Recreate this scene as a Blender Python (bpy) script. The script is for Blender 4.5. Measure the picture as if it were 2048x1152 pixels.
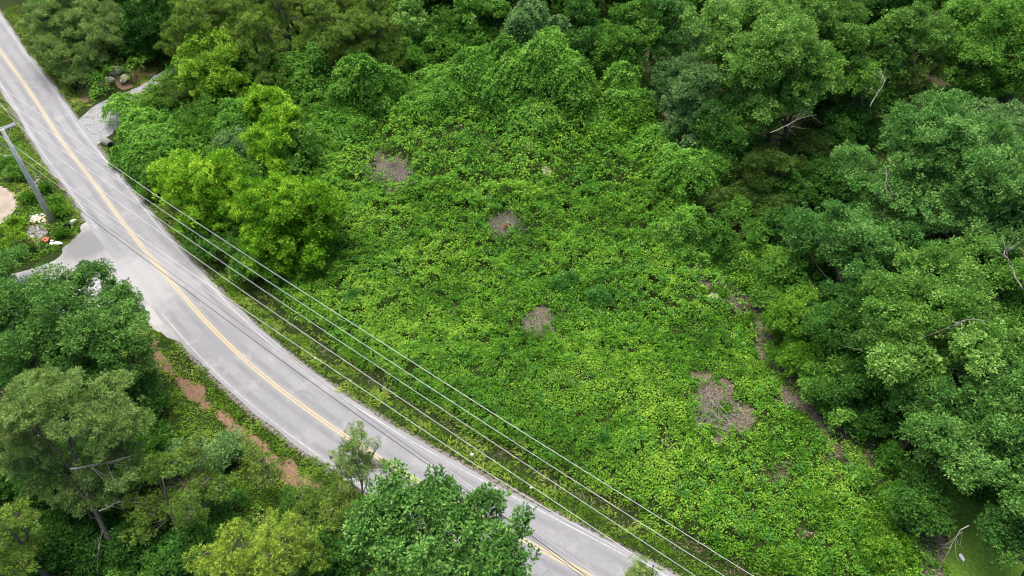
import bpy, math, random
import numpy as np
for o in list(bpy.data.objects): bpy.data.objects.remove(o)
S = bpy.context.scene
COL = S.collection
# ------------------------------------------------------------------ camera, sky, sun, exposure
CAMH, TH, F = 57.0, math.radians(46), 1384.0
cd = bpy.data.cameras.new('camera'); cam = bpy.data.objects.new('camera', cd); COL.objects.link(cam)
cam.location = (0, 0, CAMH); cam.rotation_euler = (math.pi/2 - TH, 0, 0)
cd.sensor_width = 36; cd.lens = 36*F/2048; cd.clip_end = 3000; cd.clip_start = 1
S.camera = cam
SUN_EL, SUN_AZ = 68, -25
w = bpy.data.worlds.new('World'); S.world = w; w.use_nodes = True
nt = w.node_tree; bg = nt.nodes['Background']
sky = nt.nodes.new('ShaderNodeTexSky'); sky.sky_type = 'NISHITA'; sky.sun_disc = False
sky.sun_elevation = math.radians(SUN_EL); sky.sun_rotation = math.radians(SUN_AZ)
sky.dust_density = 4; sky.air_density = 1.0; sky.ozone_density = 0.6
nt.links.new(sky.outputs[0], bg.inputs[0]); bg.inputs[1].default_value = 0.10
sd = bpy.data.lights.new('sun', 'SUN'); sun = bpy.data.objects.new('sun', sd); COL.objects.link(sun)
sd.energy = 2.3; sd.angle = math.radians(46); sd.color = (1, 0.95, 0.87)
sun.rotation_euler = (math.radians(90-SUN_EL), 0, math.radians(-SUN_AZ+180)); sun.location = (0, 0, 90)
S.view_settings.view_transform = 'Standard'; S.view_settings.look = 'None'
S.view_settings.exposure = 1.2; S.view_settings.gamma = 1
S.render.engine = 'CYCLES'
S.cycles.filter_width = 1.1; S.cycles.max_bounces = 6; S.cycles.transparent_max_bounces = 4

rng = np.random.default_rng(7); random.seed(7)
ct, st_ = math.cos(TH), math.sin(TH)
def P(u, v, z=0.0):
    """photo pixel (2048 wide) + height -> world point"""
    x = (u-1024)/F; y = -(v-576)/F
    d = np.array([x, ct+y*st_, -st_+y*ct]); t = (CAMH-z)/-d[2]
    return np.array([d[0]*t, d[1]*t, z])
def mpp(p): return ((p[1])*ct + (CAMH-p[2])*st_)/F
# ------------------------------------------------------------------ helpers
def tag(o, label=None, cat=None, group=None, kind=None):
    if label: o['label'] = label
    if cat: o['category'] = cat
    if group: o['group'] = group
    if kind: o['kind'] = kind
    return o
def link(name, me, mat=None, parent=None):
    o = bpy.data.objects.new(name, me); COL.objects.link(o)
    if mat is not None and not me.materials: me.materials.append(mat)
    if parent is not None: o.parent = parent
    return o
def empty(name, loc, rz=0):
    o = bpy.data.objects.new(name, None); COL.objects.link(o); o.location = tuple(loc); o.rotation_euler = (0, 0, rz)
    o.empty_display_size = 0.3
    return o
def quads(name, V, tint, mat, parent=None):
    n = len(V); me = bpy.data.meshes.new(name)
    me.vertices.add(n*4); me.vertices.foreach_set('co', V.astype(np.float32).ravel())
    me.loops.add(n*4); me.loops.foreach_set('vertex_index', np.arange(n*4, dtype=np.int32))
    me.polygons.add(n); me.polygons.foreach_set('loop_start', np.arange(0, n*4, 4, dtype=np.int32))
    me.update(calc_edges=True)
    a = me.attributes.new('tint', 'FLOAT', 'FACE'); a.data.foreach_set('value', np.clip(tint, 0, 1).astype(np.float32))
    return link(name, me, mat, parent)
def meshpy(name, verts, faces, mat, parent=None, smooth=False):
    me = bpy.data.meshes.new(name); me.from_pydata([tuple(map(float, v)) for v in verts], [], faces); me.update()
    if smooth:
        for p in me.polygons: p.use_smooth = True
    return link(name, me, mat, parent)
def tubes(paths, sides=7):
    V, Fc = [], []
    for pts, rad in paths:
        pts = np.asarray(pts, float); n = len(pts); b = len(V)
        tg = np.gradient(pts, axis=0); tg /= np.linalg.norm(tg, axis=1)[:, None]+1e-9
        ref = np.array([0, 0, 1.]) if abs(tg[0][2]) < .9 else np.array([1., 0, 0])
        for i in range(n):
            a = np.cross(tg[i], ref); a /= np.linalg.norm(a)+1e-9; c = np.cross(tg[i], a)
            for k in range(sides):
                an = 2*math.pi*k/sides
                V.append(pts[i] + rad[i]*(a*math.cos(an)+c*math.sin(an)))
        for i in range(n-1):
            for k in range(sides):
                k2 = (k+1) % sides
                Fc.append((b+i*sides+k, b+i*sides+k2, b+(i+1)*sides+k2, b+(i+1)*sides+k))
        Fc.append(tuple(b+k for k in range(sides))[::-1]); Fc.append(tuple(b+(n-1)*sides+k for k in range(sides)))
    return V, Fc
def box(c, s, rz=0, tilt=0):
    x, y, z = s[0]/2, s[1]/2, s[2]/2
    p = np.array([(i*x, j*y, k*z) for i in (-1, 1) for j in (-1, 1) for k in (-1, 1)])
    ca, sa = math.cos(tilt), math.sin(tilt); p = p @ np.array([[ca, 0, sa], [0, 1, 0], [-sa, 0, ca]]).T
    ca, sa = math.cos(rz), math.sin(rz); p = p @ np.array([[ca, -sa, 0], [sa, ca, 0], [0, 0, 1]]).T
    return p+np.array(c), [(0, 1, 3, 2), (4, 6, 7, 5), (0, 4, 5, 1), (2, 3, 7, 6), (0, 2, 6, 4), (1, 5, 7, 3)]
def merge(parts):
    V, Fc = [], []
    for v, f in parts:
        b = len(V); V += list(v); Fc += [tuple(i+b for i in q) for q in f]
    return V, Fc
_lat = np.random.default_rng(99).random((256, 256))
def vn(x, y, sc, seed=0):
    x = np.asarray(x)/sc+seed*17.3+1000; y = np.asarray(y)/sc+seed*9.7+1000
    xi = np.floor(x).astype(int); yi = np.floor(y).astype(int); fx = x-xi; fy = y-yi
    fx = fx*fx*(3-2*fx); fy = fy*fy*(3-2*fy)
    g = lambda a, b: _lat[a % 256, b % 256]
    return (g(xi, yi)*(1-fx)+g(xi+1, yi)*fx)*(1-fy)+(g(xi, yi+1)*(1-fx)+g(xi+1, yi+1)*fx)*fy
def sstep(a, b, x): t = np.clip((x-a)/(b-a), 0, 1); return t*t*(3-2*t)
# ------------------------------------------------------------------ materials
def nodes(name):
    m = bpy.data.materials.new(name); m.use_nodes = True; t = m.node_tree; return m, t, t.nodes['Principled BSDF']
def nd(t, typ, **kw):
    n = t.nodes.new(typ)
    for k, v in kw.items(): setattr(n, k, v)
    return n
def noise(t, scale, detail=4, rough=.6, vec=None):
    n = nd(t, 'ShaderNodeTexNoise'); n.inputs['Scale'].default_value = scale; n.inputs['Detail'].default_value = detail
    n.inputs['Roughness'].default_value = rough
    if vec is not None: t.links.new(vec, n.inputs['Vector'])
    return n.outputs['Fac']
def ramp(t, fac, stops):
    r = nd(t, 'ShaderNodeValToRGB'); e = r.color_ramp.elements
    while len(e) < len(stops): e.new(0.5)
    for i, (p, c) in enumerate(stops):
        e[i].position = p; e[i].color = (*c, 1) if len(c) == 3 else c
    t.links.new(fac, r.inputs[0]); return r.outputs[0]
def mixc(t, fac, a, b):
    n = nd(t, 'ShaderNodeMix', data_type='RGBA')
    if isinstance(fac, (int, float)): n.inputs[0].default_value = fac
    else: t.links.new(fac, n.inputs[0])
    for s, v in ((6, a), (7, b)):
        if isinstance(v, tuple): n.inputs[s].default_value = (*v, 1)
        else: t.links.new(v, n.inputs[s])
    return n.outputs[2]
def math_(t, op, a, b=None, c=None):
    n = nd(t, 'ShaderNodeMath', operation=op)
    for i, v in enumerate((a, b, c)):
        if v is None: continue
        if isinstance(v, (int, float)): n.inputs[i].default_value = v
        else: t.links.new(v, n.inputs[i])
    return n.outputs[0]
def step(t, x, lo, hi):
    n = nd(t, 'ShaderNodeMapRange', interpolation_type='SMOOTHSTEP'); t.links.new(x, n.inputs[0])
    n.inputs[1].default_value = lo; n.inputs[2].default_value = hi; return n.outputs[0]
def pos(t): return nd(t, 'ShaderNodeNewGeometry').outputs['Position']
def attr(t, nm): return nd(t, 'ShaderNodeAttribute', attribute_name=nm).outputs['Fac']
def foliage(name, dark, mid, light, rough=.65, trans=.22, spec=.07, tip=None, g=1.):
    dark, mid, light = [tuple(min(.9, c*g) for c in q) for q in (dark, mid, light)]
    m, t, b = nodes(name)
    tn = attr(t, 'tint'); oi = nd(t, 'ShaderNodeObjectInfo').outputs['Random']
    f = math_(t, 'ADD', tn, math_(t, 'MULTIPLY', math_(t, 'SUBTRACT', oi, .5), .16))
    st = [(0.05, dark), (.5, mid), (.92, light)]
    if tip: st = [(0.05, dark), (.45, mid), (.75, light), (1.0, tip)]
    c = ramp(t, f, st)
    t.links.new(c, b.inputs['Base Color']); b.inputs['Roughness'].default_value = rough
    b.inputs['Specular IOR Level'].default_value = spec
    tr = nd(t, 'ShaderNodeBsdfTranslucent'); t.links.new(mixc(t, .35, c, tuple(min(1, x*1.3) for x in light)), tr.inputs[0])
    mx = nd(t, 'ShaderNodeMixShader'); mx.inputs[0].default_value = trans
    t.links.new(b.outputs[0], mx.inputs[1]); t.links.new(tr.outputs[0], mx.inputs[2])
    t.links.new(mx.outputs[0], t.nodes['Material Output'].inputs[0]); return m
def plain(name, c1, c2, scale=3, rough=.85, bump=0, detail=5):
    m, t, b = nodes(name); co = nd(t, 'ShaderNodeTexCoord').outputs['Object']
    f = noise(t, scale, detail, .65, co)
    t.links.new(ramp(t, f, [(.3, c1), (.7, c2)]), b.inputs['Base Color']); b.inputs['Roughness'].default_value = rough
    b.inputs['Specular IOR Level'].default_value = .25
    if bump:
        bp = nd(t, 'ShaderNodeBump'); bp.inputs['Strength'].default_value = bump; bp.inputs['Distance'].default_value = .1
        t.links.new(f, bp.inputs['Height']); t.links.new(bp.outputs[0], b.inputs['Normal'])
    return m
M = {}
M['vine'] = foliage('vine_leaf', (.026, .088, .008), (.095, .258, .018), (.295, .49, .055), trans=.2)
M['vine_pale'] = foliage('vine_leaf_pale', (.038, .12, .013), (.115, .30, .03), (.31, .54, .09), trans=.2)
M['weed'] = foliage('weed_leaf', (.028, .10, .016), (.075, .24, .04), (.19, .42, .09), trans=.2)
M['bluegreen'] = foliage('blue_green_leaf', (.022, .084, .013), (.085, .235, .043), (.26, .48, .12))
M['midgreen'] = foliage('mid_green_leaf', (.026, .09, .010), (.09, .245, .026), (.26, .48, .08))
M['oak'] = foliage('oak_leaf', (.022, .075, .014), (.075, .205, .034), (.24, .44, .10))
M['palegreen'] = foliage('pale_green_leaf', (.035, .11, .014), (.13, .30, .04), (.38, .60, .15))
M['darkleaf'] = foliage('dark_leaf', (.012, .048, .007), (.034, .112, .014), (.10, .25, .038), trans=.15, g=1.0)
M['bright'] = foliage('bright_new_leaf', (.030, .105, .008), (.10, .29, .012), (.34, .60, .035), tip=(.66, .82, .10), trans=.28)
M['yellowgreen'] = foliage('yellow_green_leaf', (.05, .14, .010), (.18, .34, .025), (.38, .56, .06), g=1.10)
M['olive'] = foliage('olive_leaf', (.024, .056, .010), (.068, .135, .022), (.17, .28, .05))
M['pine'] = foliage('pine_needle', (.075, .135, .032), (.175, .285, .065), (.36, .48, .14), trans=.15, rough=.7, g=1.10)
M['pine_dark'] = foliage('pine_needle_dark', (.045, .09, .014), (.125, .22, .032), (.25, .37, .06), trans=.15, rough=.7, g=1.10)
M['pine_bright'] = foliage('pine_needle_bright', (.10, .17, .02), (.29, .43, .05), (.54, .68, .12), trans=.15, rough=.7)
M['greyleaf'] = foliage('grey_green_leaf', (.04, .11, .028), (.13, .25, .07), (.28, .43, .16), g=1.20)
M['grass'] = foliage('grass_blade', (.055, .13, .010), (.16, .31, .025), (.40, .50, .10), trans=.3)
M['stalk'] = foliage('dry_stalk', (.085, .07, .052), (.20, .16, .12), (.40, .35, .30), trans=.05, rough=.9)
M['bark'] = plain('bark', (.055, .045, .036), (.15, .13, .11), 4, .9, .6)
M['bark_pale'] = plain('bark_pale', (.13, .12, .10), (.36, .33, .29), 3, .9, .4)
M['concrete'] = plain('pole_concrete', (.40, .395, .38), (.58, .57, .55), 2.5, .8, .1)
M['metal'] = plain('galvanised_steel', (.34, .35, .36), (.5, .51, .52), 4, .45)
M['porcelain'] = plain('porcelain', (.55, .55, .53), (.68, .68, .66), 4, .25)
M['rubber'] = plain('tyre_rubber', (.012, .012, .013), (.035, .034, .033), 6, .75, .3)
M['rock'] = plain('boulder_stone', (.22, .18, .14), (.66, .57, .46), 1.3, .9, .9)
M['brick'] = plain('red_brick', (.33, .10, .055), (.52, .20, .12), 4, .9, .3)
M['whiteplastic'] = plain('white_plastic', (.62, .63, .65), (.84, .84, .85), 4, .4)
M['blackplastic'] = plain('black_plastic', (.012, .012, .014), (.03, .03, .035), 4, .4)
M['board'] = plain('weathered_board', (.35, .26, .18), (.66, .55, .42), 2, .9)
M['rubble'] = plain('grey_rubble', (.16, .14, .13), (.45, .42, .39), 3, .95, .5)
M['cable_bright'] = plain('aluminium_cable', (.50, .51, .52), (.66, .67, .68), 1, .35)
M['cable_black'] = plain('black_cable', (.012, .012, .013), (.02, .02, .022), 1, .5)
M['litter'] = foliage('dead_leaf', (.10, .05, .03), (.24, .13, .085), (.42, .29, .21), trans=.05, rough=.9)
M['log'] = plain('log_bark', (.14, .12, .07), (.34, .32, .20), 3, .9, .6)
M['rust'] = plain('rust_wood', (.28, .06, .02), (.42, .13, .05), 4, .9)
# ------------------------------------------------------------------ road centreline (from the photograph)
Cpx = [(-26,58),(0,103),(37,150),(77,213),(123,287),(160,328),(200,381),(243,444),(290,501),(333,554),(367,594),(423,657),(467,704),(510,741),(542,768),(622,828),(685,871),(779,931),(845,971),(960,1033),(1087,1101),(1171,1148)]
cp = np.array([P(u, v)[:2] for u, v in Cpx])
cp[3] += (0.2, 0.1)
a0 = cp[0]-(cp[4]-cp[0])/np.linalg.norm(cp[4]-cp[0])*120; a1 = cp[-1]+(cp[-1]-cp[-4])/np.linalg.norm(cp[-1]-cp[-4])*90
am = cp[0]-(cp[4]-cp[0])/np.linalg.norm(cp[4]-cp[0])*20; an_ = cp[-1]+(cp[-1]-cp[-4])/np.linalg.norm(cp[-1]-cp[-4])*20
cp = np.vstack([a0, am, cp, an_, a1])
def smooth_line(p, step_=1.0, it=60):
    s = np.r_[0, np.cumsum(np.linalg.norm(np.diff(p, axis=0), axis=1))]
    n = max(4, int(s[-1]/step_)); ss = np.linspace(0, s[-1], n)
    q = np.stack([np.interp(ss, s, p[:, k]) for k in range(p.shape[1])], 1)
    for _ in range(it): q[1:-1] = .25*q[:-2]+.5*q[1:-1]+.25*q[2:]
    return q
CL = smooth_line(cp)
CT = np.gradient(CL, axis=0); CT /= np.linalg.norm(CT, axis=1)[:, None]
CN = np.stack([-CT[:, 1], CT[:, 0]], 1)          # left of travel (towards the field: up-right)
CS = np.r_[0, np.cumsum(np.linalg.norm(np.diff(CL, axis=0), axis=1))]
def road_d(x, y):
    q = np.stack([np.ravel(x), np.ravel(y)], 1); out = np.empty(len(q))
    for i in range(0, len(q), 20000):
        c = q[i:i+20000]; D = ((c[:, None, :]-CL[None])**2).sum(2); j = D.argmin(1)
        v = c-CL[j]; out[i:i+20000] = np.sign((v*CN[j]).sum(1))*np.sqrt(np.maximum(D[np.arange(len(c)), j]-((v*CT[j]).sum(1))**2*0, 0))
    return out.reshape(np.shape(x))
def line_d(x, y, L):
    q = np.stack([np.ravel(x), np.ravel(y)], 1); out = np.empty(len(q))
    for i in range(0, len(q), 20000):
        out[i:i+20000] = np.sqrt(((q[i:i+20000, None, :]-L[None])**2).sum(2).min(1))
    return out.reshape(np.shape(x))
DRV = smooth_line(np.array([P(u, v)[:2] for u, v in [(120,300),(150,283),(190,252),(232,212),(272,188),(318,158),(352,132),(400,100),(470,60)]]), .5, 20)
SIDEPX = [(163,448),(160,465),(138,487),(113,503),(75,520),(48,532),(-40,556),(-160,590),(-160,680),(-20,660),(150,640),(255,632),(292,648),(335,676),(400,700),(300,520),(210,430)]
SIDE = np.array([P(u, v)[:2] for u, v in SIDEPX])
def in_poly(x, y, poly):
    x = np.asarray(x); y = np.asarray(y); ins = np.zeros(x.shape, bool); j = len(poly)-1
    for i in range(len(poly)):
        xi, yi = poly[i]; xj, yj = poly[j]
        ins ^= ((yi > y) != (yj > y)) & (x < (xj-xi)*(y-yi)/(yj-yi+1e-12)+xi); j = i
    return ins
SIDE_L = smooth_line(np.array([P(u, v)[:2] for u, v in [(300,590),(220,570),(120,585),(0,620),(-160,650)]]), .8, 10)
LOTC = P(-60, 400)[:2]
prof = np.array([(-60,1.0),(-12,.7),(-9,.5),(-7.2,.15),(-6.2,-.45),(-5,-.3),(-3.7,-.02),(3.7,-.02),(5,-.2),(5.9,-.65),(6.6,-.6),(7.8,.45),(10,.7),(60,1.1)])
def H(x, y):
    x = np.asarray(x, float); y = np.asarray(y, float)
    d = road_d(x, y); h = np.interp(d, prof[:, 0], prof[:, 1])
    far = sstep(7.5, 12, np.abs(d))
    h = h + far*((vn(x, y, 9, 1)-.5)*.7+(vn(x, y, 3, 2)-.5)*.25)
    q0 = P(178, 260); fl = line_d(x, y, DRV)-2.4-2.8*np.exp(-((x-q0[0])**2+(y-q0[1])**2)/50); fl = sstep(0, 2.2, fl)
    f2 = sstep(4.5, 9, line_d(x, y, SIDE_L)); f3 = np.where((d < -3.6) & (y > 47), .25, 1.)
    base = np.interp(np.abs(d), [0, 3.7, 5], [-.02, -.02, -.035])
    return base*(1-fl*f2*f3)+h*fl*f2*f3
REDL = smooth_line(np.array([P(u, v)[:2] for u, v in [(300,690),(330,728),(372,768),(420,812),(470,855),(530,905),(580,945),(625,975)]]), .5, 8)
def Hz(p): return float(H(np.array([p[0]]), np.array([p[1]]))[0])
def G(u, v, dz=0):
    p = P(u, v); p = P(u, v, Hz(p)); return np.array([p[0], p[1], Hz(p)+dz])
# patches without vines: (u, v, ru, rv, kind) kind 1 litter/brown, 2 sand
PATCH = [(1430,815,46,56,1),(1480,845,34,28,1),(1410,860,34,26,1),(1080,645,26,24,1),(1078,668,26,14,1),(1010,460,28,24,1),(788,352,46,32,1),(1740,920,30,56,1),(1705,890,24,26,1),(1630,840,44,22,3),
 (1060,303,10,6,2),(1092,354,10,7,2),(1125,285,16,8,3),(1340,465,20,20,1),(1390,535,32,16,1),(1300,358,20,16,1),(1450,560,24,24,3),(1500,590,22,14,3),(1530,640,30,44,1),(1545,700,24,40,1),(1470,570,30,22,1),(1350,480,26,18,1),(1600,800,40,26,1),(1670,880,36,30,1),(1425,600,10,9,2),(1480,1040,24,14,3),
 (1600,1075,34,18,3),(1840,1020,36,90,1),(1655,935,14,26,3),(905,640,12,16,3),(765,440,24,12,3),(1030,612,22,12,3),(1570,800,36,22,3),(1860,960,50,50,1),(1246,316,14,14,3),(1040,220,24,14,1),(1170,255,18,16,1),(1330,940,20,12,3),(1130,630,16,14,3),(1590,760,24,20,3),(890,228,26,9,1),(1800,1110,24,16,3),(1335,900,30,14,3),(1550,950,50,30,3),(1480,720,30,20,3),(940,262,26,8,3),(980,300,16,9,3),(1210,480,40,14,3),(1150,760,40,14,3),(950,760,30,12,3)]
PW = []
for u, v, ru, rv, k in PATCH:
    c = P(u, v); m = mpp(c); ph = math.atan2(CAMH, c[1]); PW.append((c[0], c[1], ru*m, rv*m/math.sin(ph), k))
def patch(x, y, kind=None):
    o = np.zeros(np.shape(x)); nn = (vn(x, y, 2.2, 5)-.5)*1.5+(vn(x, y, .9, 6)-.5)*1.5+(vn(x, y, .35, 7)-.5)*1.0
    for a, b, rx, ry, k in PW:
        if kind and k != kind and not (kind == 1 and k == 3): continue
        r = np.sqrt(((x-a)/rx)**2+((y-b)/ry)**2); o = np.maximum(o, (1-sstep(.55, 1.35, r+nn*.6))*(.42 if k == 3 else 1))
    return o
FIELD_R = np.array([P(u, v)[:2] for u, v in [(1200,-60),(1290,240),(1300,420),(1388,560),(1472,625),(1535,760),(1655,860),(1738,985),(1805,1160),(1840,1300),(-500,1900),(-900,-60)]])
# ------------------------------------------------------------------ ground
def axis(fine0, fine1, stp, lo, hi):
    a = list(np.arange(fine0, fine1, stp)); d = stp
    x = a[0]
    while x > lo: d *= 1.35; x -= d; a.insert(0, x)
    d = stp; x = a[-1]
    while x < hi: d *= 1.35; x += d; a.append(x)
    return np.array(a)
gx = axis(-100, 62, .45, -900, 900); gy = axis(12, 140, .45, -500, 1500)
X, Y = np.meshgrid(gx, gy); X2 = X.ravel(); Y2 = Y.ravel(); Z2 = H(X2, Y2)
nx, ny = len(gx), len(gy); me = bpy.data.meshes.new('ground')
me.vertices.add(nx*ny); me.vertices.foreach_set('co', np.stack([X2, Y2, Z2], 1).astype(np.float32).ravel())
ii = (np.arange(ny-1)[:, None]*nx+np.arange(nx-1)[None]).ravel()
ff = np.stack([ii, ii+1, ii+nx+1, ii+nx], 1).astype(np.int32)
me.loops.add(ff.size); me.loops.foreach_set('vertex_index', ff.ravel()); me.polygons.add(len(ff))
me.polygons.foreach_set('loop_start', np.arange(0, ff.size, 4, dtype=np.int32)); me.update(calc_edges=True)
me.polygons.foreach_set('use_smooth', np.ones(len(ff), bool))
dd = road_d(X2, Y2)
def addat(n, v): a = me.attributes.new(n, 'FLOAT', 'POINT'); a.data.foreach_set('value', np.asarray(v, np.float32))
JX = X2+(vn(X2, Y2, 4, 61)-.5)*6; inside = in_poly(JX, Y2, FIELD_R); litter = patch(X2, Y2, 1)
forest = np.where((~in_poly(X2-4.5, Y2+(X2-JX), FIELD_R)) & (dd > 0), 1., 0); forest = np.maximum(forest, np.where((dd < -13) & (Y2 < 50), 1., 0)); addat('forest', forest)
litter = np.maximum(litter, np.where((~inside) & (dd > 0), .55, 0))
litter = np.maximum(litter, .7*np.where((dd < -11) & (Y2 < 50), 1, 0))
addat('litter', litter)
lot = in_poly(X2, Y2, np.array([P(u, v)[:2] for u, v in [(-400,300),(0,372),(28,385),(35,415),(20,440),(0,452),(-400,560)]]))
addat('sand', np.maximum(patch(X2, Y2, 2), lot*1.))
red = np.exp(-((dd-6.7)/.5)**2)*.42*(vn(X2, Y2, 2, 11) > .5)+(1-sstep(.1, 1.15, line_d(X2, Y2, REDL)+(vn(X2, Y2, 1.5, 12)-.5)*1.0))*.95
redc = [(160,188,14,22),(730,75,60,40),(590,30,60,40),(240,150,60,20),(800,70,20,15),(1420,5,40,20),(70,470,24,22)]
for u, v, ru, rv in redc:
    c = P(u, v); m = mpp(c); r = np.sqrt(((X2-c[0])/(ru*m))**2+((Y2-c[1])/(rv*m/math.sin(math.atan2(CAMH, c[1]))))**2)
    red = np.maximum(red, 1-sstep(.7, 1.3, r+(vn(X2, Y2, 1.5, 14)-.5)))
addat('red', np.clip(red, 0, 1)); addat('verge', np.exp(-((np.abs(dd)-3.5)/.42)**2))
lawn = in_poly(X2, Y2, np.array([P(u, v)[:2] for u, v in [(1790,880),(1900,860),(2400,860),(2500,1400),(1870,1300),(1880,1120),(1900,1040),(1850,960)]]))
addat('lawn', lawn*1.)
m, t, b = nodes('ground_soil'); ps = pos(t)
n1 = noise(t, .6, 6, .65, ps); n2 = noise(t, 5, 5, .7, ps); n3 = noise(t, .15, 3, .5, ps)
green = ramp(t, n2, [(.35, (.010, .022, .004)), (.58, (.028, .045, .008)), (.8, (.085, .085, .04))])
lit = ramp(t, n2, [(.25, (.05, .038, .028)), (.5, (.12, .10, .078)), (.75, (.24, .21, .17))])
redd = ramp(t, n2, [(.3, (.11, .068, .042)), (.7, (.30, .19, .125))])
sand = ramp(t, n1, [(.3, (.27, .22, .17)), (.7, (.40, .34, .28))])
stone = ramp(t, n2, [(.3, (.08, .07, .055)), (.7, (.27, .24, .21))])
lawnc = ramp(t, n2, [(.3, (.06, .13, .012)), (.7, (.16, .27, .04))])
jit = math_(t, 'ADD', math_(t, 'MULTIPLY', math_(t, 'SUBTRACT', n1, .5), .9), math_(t, 'MULTIPLY', math_(t, 'SUBTRACT', n2, .5), .5))
def msk(nm, lo=.35, hi=.65): return step(t, math_(t, 'ADD', attr(t, nm), jit), lo, hi)
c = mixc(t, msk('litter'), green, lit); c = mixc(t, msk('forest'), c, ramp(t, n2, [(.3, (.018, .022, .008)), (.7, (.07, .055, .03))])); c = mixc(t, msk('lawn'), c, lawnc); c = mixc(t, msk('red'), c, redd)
c = mixc(t, msk('sand', .4, .6), c, sand); c = mixc(t, step(t, math_(t, 'ADD', attr(t, 'verge'), math_(t, 'MULTIPLY', math_(t, 'SUBTRACT', n2, .5), 1.3)), .45, .85), c, stone)
t.links.new(c, b.inputs['Base Color']); b.inputs['Roughness'].default_value = .95; b.inputs['Specular IOR Level'].default_value = .1
bp = nd(t, 'ShaderNodeBump'); bp.inputs['Strength'].default_value = .7; bp.inputs['Distance'].default_value = .15
t.links.new(n2, bp.inputs['Height']); t.links.new(bp.outputs[0], b.inputs['Normal'])
tag(link('ground', me, m), kind='structure')
# ------------------------------------------------------------------ roads
def strip(name, L, T_, N_, off0, off1, z, mat, parent=None, jit=0, seed=1, i0=0, i1=None):
    V = []; Fc = []; i1 = i1 or len(L); r = np.random.default_rng(seed)
    cols = max(1, int(abs(np.max(off1)-np.min(off0))/.35))
    s = np.arange(len(L)); j0 = (vn(s, s*0, 3, seed)-.5)*jit; j1 = (vn(s, s*0, 3, seed+1)-.5)*jit
    j0 += (vn(s, s*0, 1, seed+5)-.5)*jit*.6; j1 += (vn(s, s*0, 1, seed+6)-.5)*jit*.6
    for i in range(i0, i1):
        for k in range(cols+1):
            o = (off0+j0[i])*(1-k/cols)+(off1+j1[i])*k/cols
            V.append((*(L[i]+N_[i]*o), z))
    for i in range(i1-i0-1):
        for k in range(cols):
            a = i*(cols+1)+k; Fc.append((a, a+1, a+cols+2, a+cols+1))
    o = meshpy(name, V, Fc, mat, parent)
    return o
m, t, b = nodes('worn_asphalt'); ps = pos(t)
n1 = noise(t, .12, 5, .6, ps); n2 = noise(t, 9, 4, .75, ps); n4 = noise(t, .9, 5, .6, ps)
base = ramp(t, n1, [(.3, (.172, .173, .180)), (.7, (.240, .240, .248))])
base = mixc(t, math_(t, 'MULTIPLY', step(t, n2, .35, .75), .35), base, (.34, .34, .34))
base = mixc(t, math_(t, 'MULTIPLY', step(t, n4, .55, .75), .30), base, (.15, .15, .155))
of = math_(t, 'ABSOLUTE', attr(t, 'off')); wt = math_(t, 'ABSOLUTE', math_(t, 'SUBTRACT', math_(t, 'ABSOLUTE', math_(t, 'SUBTRACT', of, 1.55)), .78))
wt = math_(t, 'SUBTRACT', 1.0, step(t, wt, .05, .5)); base = mixc(t, math_(t, 'MULTIPLY', math_(t, 'MULTIPLY', wt, step(t, n1, .3, .6)), .6), base, (.14, .14, .146))
base = mixc(t, math_(t, 'MULTIPLY', step(t, noise(t, .35, 6, .7, ps), .52, .66), .5), base, (.30, .295, .285))
base = mixc(t, math_(t, 'MULTIPLY', step(t, noise(t, 1.8, 7, .8, ps), .56, .72), .4), base, (.13, .13, .132))
dc = nd(t, 'ShaderNodeVectorMath', operation='DISTANCE'); t.links.new(ps, dc.inputs[0]); q = P(262, 575); dc.inputs[1].default_value = tuple(q)
dst = math_(t, 'ADD', dc.outputs['Value'], math_(t, 'ADD', math_(t, 'MULTIPLY', n4, 6), math_(t, 'MULTIPLY', n2, 3)))
dust = math_(t, 'SUBTRACT', 1.0, step(t, dst, 7.0, 13.0))
base = mixc(t, math_(t, 'MULTIPLY', dust, .7), base, (.33, .325, .32))
vo = nd(t, 'ShaderNodeTexVoronoi', feature='DISTANCE_TO_EDGE'); vo.inputs['Scale'].default_value = .55
wv = nd(t, 'ShaderNodeVectorMath', operation='ADD'); nz = nd(t, 'ShaderNodeTexNoise'); nz.inputs['Scale'].default_value = .8; nz.inputs['Detail'].default_value = 5
t.links.new(ps, nz.inputs['Vector']); t.links.new(ps, wv.inputs[0])
sc_ = nd(t, 'ShaderNodeVectorMath', operation='SCALE'); t.links.new(nz.outputs['Color'], sc_.inputs[0]); sc_.inputs['Scale'].default_value = 2.5
t.links.new(sc_.outputs[0], wv.inputs[1]); t.links.new(wv.outputs[0], vo.inputs['Vector'])
ck = math_(t, 'SUBTRACT', 1.0, step(t, vo.outputs['Distance'], .0, .022))
ck = math_(t, 'MULTIPLY', ck, step(t, noise(t, .16, 3, .5, ps), .50, .62))
ASPH_CRACK = math_(t, 'MULTIPLY', ck, .4)
base = mixc(t, ASPH_CRACK, base, (.12, .12, .12))
t.links.new(base, b.inputs['Base Color']); b.inputs['Roughness'].default_value = .8; b.inputs['Specular IOR Level'].default_value = .3
bp = nd(t, 'ShaderNodeBump'); bp.inputs['Strength'].default_value = .25; bp.inputs['Distance'].default_value = .02
t.links.new(n2, bp.inputs['Height']); t.links.new(bp.outputs[0], b.inputs['Normal']); M['asphalt'] = m
road = tag(strip('road', CL, CT, CN, -3.35, 3.45, .02, M['asphalt'], jit=.35, seed=3), kind='structure')
_ro = road.data; _oa = _ro.attributes.new('off', 'FLOAT', 'POINT'); _vc = np.empty(len(_ro.vertices)*3); _ro.vertices.foreach_get('co', _vc); _vc = _vc.reshape(-1, 3)
_oa.data.foreach_set('value', road_d(_vc[:, 0], _vc[:, 1]).astype(np.float32))
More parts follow.
